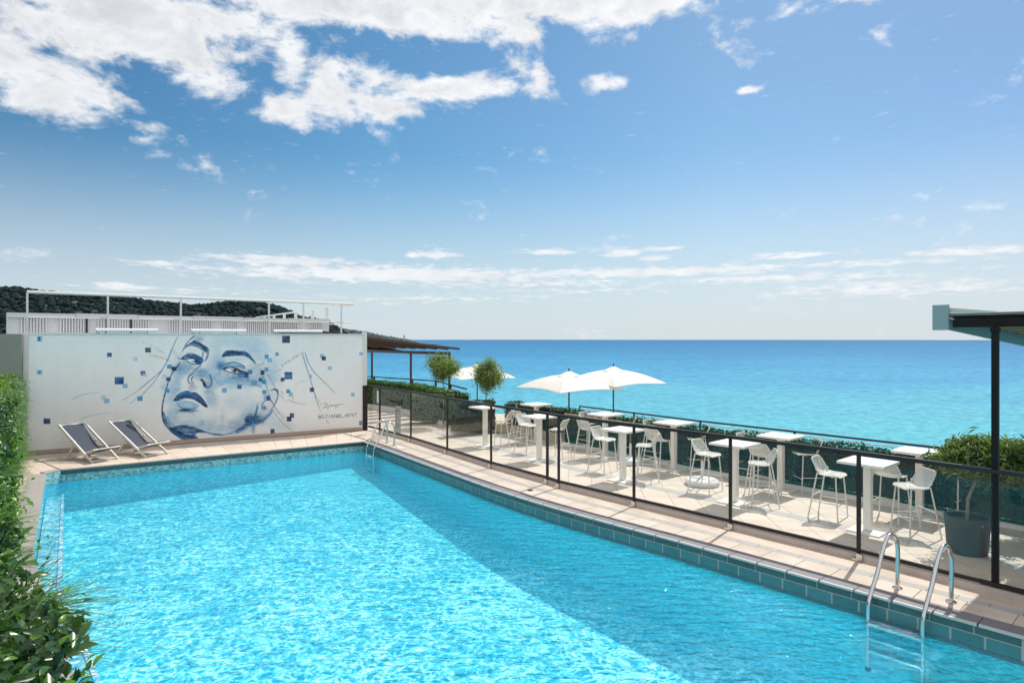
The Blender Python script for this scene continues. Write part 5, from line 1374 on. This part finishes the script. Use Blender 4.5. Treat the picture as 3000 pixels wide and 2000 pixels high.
def make_stool():
    t = thing('bar_stool', (0, 0, 0), '', 'bar stool', 'white mesh bar stools')
    prof = [(.235, .755), (.20, .768), (.12, .765), (.0, .75), (-.10, .752), (-.165, .785), (-.20, .84), (-.225, .91), (-.245, .985), (-.255, 1.04)]
    wid = [.17, .20, .215, .225, .23, .235, .235, .225, .21, .18]
    cup = [.0, .005, .01, .018, .03, .045, .05, .045, .03, .015]
    n_ = 10; vs = []; 
    for (x, z), w, c in zip(prof, wid, cup):
        for j in range(n_ + 1):
            u = j / n_ * 2 - 1
            k = abs(u) ** 2.5
            xx = x + (k * c * 1.6 if x < -.1 else 0); zz = z + (k * c * 1.2 if x >= -.17 else 0)
            vs.append((xx, u * w, zz))
    fs = [(i * (n_ + 1) + j, i * (n_ + 1) + j + 1, (i + 1) * (n_ + 1) + j + 1, (i + 1) * (n_ + 1) + j) for i in range(len(prof) - 1) for j in range(n_)]
    MB().add(vs, fs).build('mesh_shell', M_PERF, t, smooth=True)
    rim = [vs[j] for j in range(n_ + 1)] + [vs[i * (n_ + 1) + n_] for i in range(1, len(prof))] + [vs[(len(prof) - 1) * (n_ + 1) + j] for j in range(n_ - 1, -1, -1)] + [vs[i * (n_ + 1)] for i in range(len(prof) - 2, 0, -1)]
    MB().tube(rim, .0115, 6, closed=True).build('rim', M_WHITE, t, smooth=True)
    for (sx, sy) in ((1, 1), (1, -1), (-1, 1), (-1, -1)):
        top = (.17 if sx > 0 else -.13, sy * .205, .775 if sx > 0 else .80); bot = (sx * .245 - .02, sy * .265, 0)
        MB().tube([bot, top], .0125, 8).build('leg', M_WHITE, t, smooth=True)
    def at(sx, sy, z):
        top = Vector((.17 if sx > 0 else -.13, sy * .205, .775 if sx > 0 else .80)); bot = Vector((sx * .245 - .02, sy * .265, 0))
        return bot + (top - bot) * (z / top.z)
    for (a, c, z) in (((1, 1), (1, -1), .27), ((-1, 1), (-1, -1), .40), ((1, 1), (-1, 1), .30), ((1, -1), (-1, -1), .30)):
        MB().tube([at(*a, z), at(*c, z)], .009, 6).build('stretcher', M_WHITE, t, smooth=True)
    MB().tube([(.10, -.20, .752), (.10, -.1, .74), (.10, .1, .74), (.10, .20, .752)], .01, 6).build('seat_bar', M_WHITE, t)
    return t
st = make_stool()
STOOLS = [(6.50, 9.93, 178, 'bar stool with its back to the big pot, at the nearest inner table'),
          (6.58, 10.72, 35, 'bar stool seen from behind between the two nearest tables, facing the outer one'),
          (5.60, 10.85, -45, 'bar stool left of the nearest inner table, seen three-quarters from behind'),
          (4.78, 11.72, 165, 'bar stool right of the second nearest inner table, facing left'),
          (5.28, 13.62, -50, 'bar stool beyond the second nearest outer table, only its back top showing'),
          (5.12, 12.50, 38, 'bar stool tucked on the near side of the second nearest outer table'),
          (6.16, 12.82, 178, 'bar stool right of the second nearest outer table, standing against the hedge'),
          (4.02, 12.72, -48, 'bar stool just in front of the larger parasol base'),
          (2.17, 14.62, -45, 'bar stool left of the middle inner table, facing it'),
          (3.02, 13.72, 165, 'bar stool right of the middle inner table, facing left'),
          (4.46, 14.73, 172, 'bar stool behind the larger parasol base, right of the middle outer table'),
          (3.66, 15.75, -50, 'bar stool on the far side of the middle outer table'),
          (3.42, 14.45, 38, 'bar stool tucked on the near side of the middle outer table'),
          (2.20, 17.50, -50, 'bar stool on the far side of the second farthest outer table'),
          (2.00, 16.15, 38, 'bar stool on the near side of the second farthest outer table'),
          (1.22, 16.15, 150, 'bar stool just right of the fence gate posts, facing left'),
          (.42, 17.00, -45, 'bar stool behind the second farthest inner table, seen from the left back'),
          (-.22, 17.98, 160, 'bar stool right of the farthest inner table, facing left'),
          (.42, 19.95, -50, 'farthest bar stool, its back rising beside the farthest outer table'),
          (.27, 18.55, 38, 'bar stool on the near side of the farthest outer table'),
          (3.05, 16.40, 172, 'bar stool right of the second farthest outer table'),
          (8.06, 11.05, 178, 'bar stool right of the nearest outer table, behind the potted oleander')]
for i, (x, y, a, lab) in enumerate(STOOLS):
    lab = 'white mesh ' + lab
    if i == 0: st.location = (x, y, TZ); st.rotation_euler = (0, 0, R(a)); st['label'] = lab
    else: copy_tree(st, (x, y, TZ), R(a), lab)

def parasol_base(x, y, r, lab):
    t = thing('weighted_stand', (x, y, TZ), lab, 'parasol stand')
    MB().lathe((x, y, TZ + .005), [(r * .96, 0), (r, .03), (r, .08), (r * .9, .12), (r * .55, .135), (r * .5, .15), (r * .2, .165), (.03, .17)], 32, True, True).build('weight', M_BASEW, t, smooth=True)
    MB().tube([(x, y, TZ + .15), (x, y, TZ + .52)], .028, 12).build('sleeve', M_WHITE, t, smooth=True)
    MB().tube([(x, y, TZ + .50), (x, y, TZ + 1.07)], .020, 12).build('pole_stub', mat('copper_brown_pole', (.24, .12, .09), .5), t, smooth=True)
parasol_base(4.11, 13.28, .36, 'round pale parasol base with a brown pole stub behind the bar stool')
parasol_base(2.98, 15.45, .28, 'smaller pale parasol base farther back by the hedge')

# bollard light
bl = thing('bollard_light', (-3.75, 20.2, TZ), 'grey louvred bollard light standing behind the first glass panel', 'bollard light')
MB().box((-3.75, 20.2, TZ + .44), (.13, .13, .86), R(-52)).build('body', M_BOLL, bl)
MB().box((-3.75, 20.2, TZ + .895), (.16, .16, .05), R(-52)).build('cap', M_BOLL, bl)
for k_ in range(13):
    MB().box((-3.75, 20.2, TZ + .13 + k_ * .043), (.145, .145, .016), R(-52)).build('louvre', mat('pale_louvre', (.45, .46, .46), .4), bl)

# ------------------------------------------------------------------ pool ladders
def ladder(f1, f2, lab, nv):
    """f1, f2 deck feet; nv unit vector towards the pool"""
    t = thing('pool_ladder', ((f1[0] + f2[0]) / 2, (f1[1] + f2[1]) / 2, 0), lab, 'pool ladder', 'stainless pool ladders')
    prof = [(0, 0), (-.01, .25), (-.015, .42), (.0, .55), (.05, .63), (.12, .67), (.19, .655), (.25, .60), (.31, .50), (.40, .28), (.54, .05), (.59, -.06), (.60, -.14), (.60, -.35), (.60, -.80)]
    for f in (f1, f2):
        q = smooth_poly([(a, c) for a, c in prof], 1)
        rl_ = MB().tube([(f[0] + nv[0] * a, f[1] + nv[1] * a, c) for a, c in q], .0235, 12).build('handrail', M_STEEL, t, smooth=True)
        MB().lathe((f[0], f[1], .003), [(.055, 0), (.055, .008), (.035, .018), (.022, .02)], 20, False, True).build('flange', M_STEEL, rl_, smooth=True)
        MB().lathe((f[0] + nv[0] * .60, f[1] + nv[1] * .60, -.83), [(.03, 0), (.03, .04)], 10, True, True).build('rubber_foot', M_DARK2, rl_)
    for k_, z in enumerate((-.277, -.44, -.58)):
        a = (f1[0] + nv[0] * .60, f1[1] + nv[1] * .60, z); c = (f2[0] + nv[0] * .60, f2[1] + nv[1] * .60, z)
        MB().bar(a, c, .12, .03).build('tread', M_SUNSTEP if k_ == 0 else M_STEEL, t)  # top tread coloured as sunlit, the lower ones grey as if in shade
ladder((4.64, 7.40), (5.01, 7.01), 'stainless steel pool ladder nearest the camera, by the tall column', (-.87, -.49))
ladder((-3.60, 17.66), (-3.31, 17.25), 'stainless steel pool ladder at the far corner by the mural wall', (-.84, -.54))
o = MB().box((-3.08, 16.9, .008), (.42, .14, .010), R(-57)).build('deck_plaque', M_WHITE); tag(o, 'small white plaque lying on the deck beside the far ladder', 'plaque')
o = MB().lathe((.36, 12.17, .002), [(.06, 0), (.06, .004), (.0, .004)], 16).build('floor_drain', M_DARK2); tag(o, 'small round dark drain in the deck below the gate', 'drain')

# ------------------------------------------------------------------ deck chairs
def make_chair():
    t = thing('deck_chair', (0, 0, 0), '', 'deck chair', 'deck chairs below the mural')
    Wd = .60
    for y in (0, Wd): MB().bar((0, y, .015), (-1.40, y, .84), .030, .055).build('long_rail', M_WHITE, t)
    for y in (.05, Wd - .05):
        MB().bar((-1.12, y, .02), (.07, y, .335), .028, .045).build('seat_rail', M_WHITE, t)
        MB().bar((-1.12, y, .02), (-.80, y, .46), .028, .045).build('back_strut', M_WHITE, t)
    for nm, p in (('top_bar', (-1.37, .82)), ('front_foot_bar', (-.06, .035)), ('seat_front_bar', (.06, .33)), ('rear_foot_bar', (-1.10, .025))):
        MB().tube([(p[0], -.02, p[1]), (p[0], Wd + .02, p[1])], .016, 8).build(nm, M_WHITE, t)
    prof = [(-1.37, .835), (-1.22, .70), (-1.05, .54), (-.88, .40), (-.70, .28), (-.52, .215), (-.35, .205), (-.18, .245), (-.05, .29), (.06, .35)]
    vs = []
    for x, z in prof:
        for j in range(7): vs.append((x, .055 + (Wd - .11) * j / 6, z + .004 * math.sin(j)))
    fs = [(i * 7 + j, i * 7 + j + 1, (i + 1) * 7 + j + 1, (i + 1) * 7 + j) for i in range(len(prof) - 1) for j in range(6)]
    MB().add(vs, fs).build('sling', M_NAVY, t, smooth=True)
    for y in (-.03, Wd + .03): MB().tube([(-.80, y - .01, .475), (-.80, y + .01, .475)], .02, 8).build('pivot_bolt', M_STEEL, t)
    return t
ch = make_chair()
ca_ = math.atan2(-.43, .90)
ch.location = (-10.09, 14.78, 0); ch.rotation_euler = (0, 0, ca_); ch['label'] = 'left navy and white deck chair below the mural, nearer the green wall'
copy_tree(ch, (-9.22, 15.48, 0), ca_ + R(3), 'right navy and white deck chair below the mural, a round shadow on its sling')

# ------------------------------------------------------------------ green plant wall at the left
gw = thing('plant_wall', (-9, 12, 0), 'tall planted green wall of mixed leaves and grasses along the left of the pool', 'green wall')
HW0, HW1 = (-12.05, 15.25), (-.95, 1.2)
hd_ = norm2(V2(HW0, HW1)); hn = (-hd_[1], hd_[0])        # towards the pool
if hn[0] < 0: hn = (-hn[0], -hn[1])
HL = math.dist(HW0, HW1)
def hwp(s, out, z): return (HW0[0] + hd_[0] * s + hn[0] * out, HW0[1] + hd_[1] * s + hn[1] * out, z)
def topz(s): return np.where(s < 11, 2.03 - .0 * s, 2.03 - (s - 11) * .045) + .045 * np.sin(s * 2.3 + 1) + .03 * np.sin(s * 5.7)
MB().add([hwp(0, -.32, .25), hwp(HL, -.32, .25), hwp(HL, -.50, .25), hwp(0, -.50, .25), hwp(0, -.32, 1.95), hwp(HL, -.32, 1.62), hwp(HL, -.50, 1.62), hwp(0, -.50, 1.95)],
         [(0, 3, 2, 1), (4, 5, 6, 7), (0, 1, 5, 4), (1, 2, 6, 5), (2, 3, 7, 6), (3, 0, 4, 7)]).build('planting_core', M_CORE, gw)
MB().prism(ccw([hwp(-.08, -.20, 0)[:2], hwp(HL, -.20, 0)[:2], hwp(HL, -.55, 0)[:2], hwp(-.08, -.55, 0)[:2]]), 0.0, .24).build('planter_trough', M_WKERB, gw)
rng = np.random
ML1 = leaf_mat('bright_small_leaves', (.05, .14, .02), (.18, .30, .05), 3.0)
ML2 = leaf_mat('grey_green_leaves', (.06, .11, .055), (.20, .28, .17), 3.0)
ML3 = leaf_mat('glossy_dark_leaves', (.014, .046, .012), (.06, .135, .025), 3.0, .28, .25)  # glossy foliage, its green also darkened for building shade on the near half
ML4 = leaf_mat('fresh_green_leaves', (.06, .16, .015), (.17, .32, .035), 3.0, .32, .35)
ML5 = leaf_mat('grass_blades', (.035, .10, .018), (.13, .24, .05), 3.0, .4, .3)
def scatter(n_, s0, s1, z0, z1, outm=.03, outs=.05):
    s = rng.uniform(s0, s1, n_); z = z0 + (np.minimum(z1, topz(s)) - z0) * rng.rand(n_)
    out = outm + rng.normal(0, outs, n_)
    return s, z, out
def to_w(s, z, out):
    out = out + np.interp(s, [0, 7, 13, 14.6, 15.4, 16.2], [-.24, -.27, -.27, -.22, -.06, .05]) + .05 * np.sin(s * 3.1 + z * 4) + .04 * np.sin(s * 7.3 - z * 9) + .03 * np.sin(z * 17 + s * 2)
    return np.stack([HW0[0] + hd_[0] * s + hn[0] * out, HW0[1] + hd_[1] * s + hn[1] * out, z], 1)
def cluster(n_c, per, s0, s1, z0, z1, rad, **k):
    s, z, o_ = scatter(n_c, s0, s1, z0, z1, **k)
    S_ = np.repeat(s, per) + rng.normal(0, rad, n_c * per); Z_ = np.repeat(z, per) + rng.normal(0, rad, n_c * per); O_ = np.repeat(o_, per) + rng.normal(0, rad * .5, n_c * per) + .02
    Z_ = np.minimum(Z_, topz(S_) + .06)
    return to_w(S_, Z_, O_)
nv = np.array([hn[0], hn[1], .35])
# rough base coverage for the whole length (size grows where you can tell leaves apart)
s, z, o_ = scatter(17000, 0, 8.6, .12, 3, .02, .035); leaves(to_w(s, z, o_), np.tile(nv, (len(s), 1)), .045, .55, .6, ML1, 'small_leaves', gw)
s = rng.uniform(0, 8.6, 5000); leaves(to_w(s, topz(s) + rng.normal(0, .03, len(s)), -.15 + rng.uniform(-.15, .17, len(s))), np.tile((0, 0, 1.0), (len(s), 1)), .05, .55, .6, ML1, 'top_leaves', gw)
leaves(cluster(160, 50, .0, 7, 1.3, 2.1, .10), np.tile(nv, (8000, 1)), .042, .5, .6, ML2, 'grey_leaves', gw)
leaves(cluster(60, 60, 2, HL, .3, 1.9, .12), np.tile(nv, (3600, 1)), .05, .5, .6, ML4, 'fresh_leaves', gw)
# grassy tufts in the far half
c_ = cluster(150, 60, 0, 9, .3, 2.0, .09); d_ = np.tile(nv * np.array([1, 1, 0]), (len(c_), 1)) + rng.normal(0, .45, c_.shape); blades(c_, d_, .16, .006, ML5, 'grass_tufts', gw)
# russet flowers
leaves(cluster(5, 50, .4, 2.2, 1.4, 1.85, .035), np.tile(nv, (250, 1)), .03, .7, .6, leaf_mat('russet_leaves', (.35, .10, .04), (.45, .2, .08), 4), 'russet_flowers', gw)
# large glossy leaves in the near half
s, z, o_ = scatter(11000, 7.5, HL, .3, 3, .03, .035); leaves(to_w(s, z, o_), np.tile(nv, (len(s), 1)), .062, .48, .75, ML3, 'glossy_leaves', gw, fold=.5)
s = rng.uniform(7.5, HL, 4200); leaves(to_w(s, topz(s) + rng.normal(.02, .035, len(s)), -.15 + rng.uniform(-.15, .20, len(s))), np.tile((0.2, 0, 1.0), (len(s), 1)), .062, .48, .8, ML3, 'top_glossy_leaves', gw)
# the nearest leaves, one object each (shared meshes)
def leaf_mesh(nm, L, W_, m):
    n_ = 6; vs = []; fs = []
    for i in range(n_ + 1):
        t = i / n_; w = W_ * math.sin(PI * min(1, t * .93 + .05)) ** .8 * (1 - .25 * t); zc = -.35 * L * (t - .35) ** 2
        vs += [(L * t, -w / 2, zc + .22 * w), (L * t, 0, zc), (L * t, w / 2, zc + .22 * w)]
    for i in range(n_):
        q = i * 3; fs += [(q, q + 3, q + 4, q + 1), (q + 1, q + 4, q + 5, q + 2)]
    me = bpy.data.meshes.new(nm); me.from_pydata(vs, [], fs); me.materials.append(m); me.polygons.foreach_set('use_smooth', [True] * len(me.polygons)); return me
lm = [leaf_mesh('leaf', .072, .036, ML3), leaf_mesh('leaf', .06, .029, ML4), leaf_mesh('leaf', .085, .040, ML3), leaf_mesh('leaf', .05, .026, ML3)]
up = Vector((hn[0], hn[1], 0))
for i in range(296):
    s = HL - 5.6 + 4.6 * random.random() ** .8
    if random.random() < .45: out, z = random.uniform(-.25, .16), float(topz(np.array(s))) + random.uniform(-.01, .09)
    else: out, z = random.uniform(.06, .17), float(topz(np.array(s))) - random.random() ** 1.5 * 1.0
    o = bpy.data.objects.new('leaf', random.choice(lm)); COL.objects.link(o); o.parent = gw
    out += float(np.interp(s, [12, 14.6, 15.4, 16.2], [-.30, -.25, -.08, .03]))
    p = Vector(hwp(s, out, z)); o.location = p - gw.location
    d = (up * random.uniform(.2, 1) + Vector((random.uniform(-.7, .7), random.uniform(-.7, .7), random.uniform(-.15, .9)))).normalized()
    o.rotation_euler = (d.to_track_quat('X', 'Z') @ Matrix.Rotation(random.uniform(-.7, .7), 3, 'X').to_quaternion()).to_euler()
    k_ = random.uniform(.75, 1.2); o.scale = (k_, k_, k_)
# long palm-like grass sprays reaching over the pool
for (s, z, n_, L, wd_) in ((14.3, 1.78, 90, .34, .008), (14.75, 1.66, 90, .36, .008), (14.05, 1.58, 60, .30, .008), (15.75, 1.70, 100, .42, .007), (15.45, 1.62, 90, .42, .007), (15.9, 1.60, 70, .38, .007), (16.35, 1.52, 60, .30, .007), (12.9, 1.5, 60, .32, .009), (12.0, 1.75, 70, .32, .009), (9.6, 1.6, 60, .34, .010), (7.5, 1.2, 60, .34, .010), (.15, 2.0, 40, .35, .009), (.1, 1.7, 40, .30, .009)):
    c = np.tile(np.array(hwp(s, float(np.interp(s, [0, 7, 13, 14.6, 15.4, 16.2], [-.20, -.22, -.22, -.18, -.04, .05])), z)), (n_, 1)) + rng.normal(0, .03, (n_, 3))
    d = np.tile(np.array([hn[0], hn[1], .25]), (n_, 1)) + rng.normal(0, .42, (n_, 3)) * np.array([1, 1, .9])
    blades(c, d, L, wd_, ML5, 'grass_spray', gw, droop=.22, seg=4)
print('objects', len(bpy.data.objects))
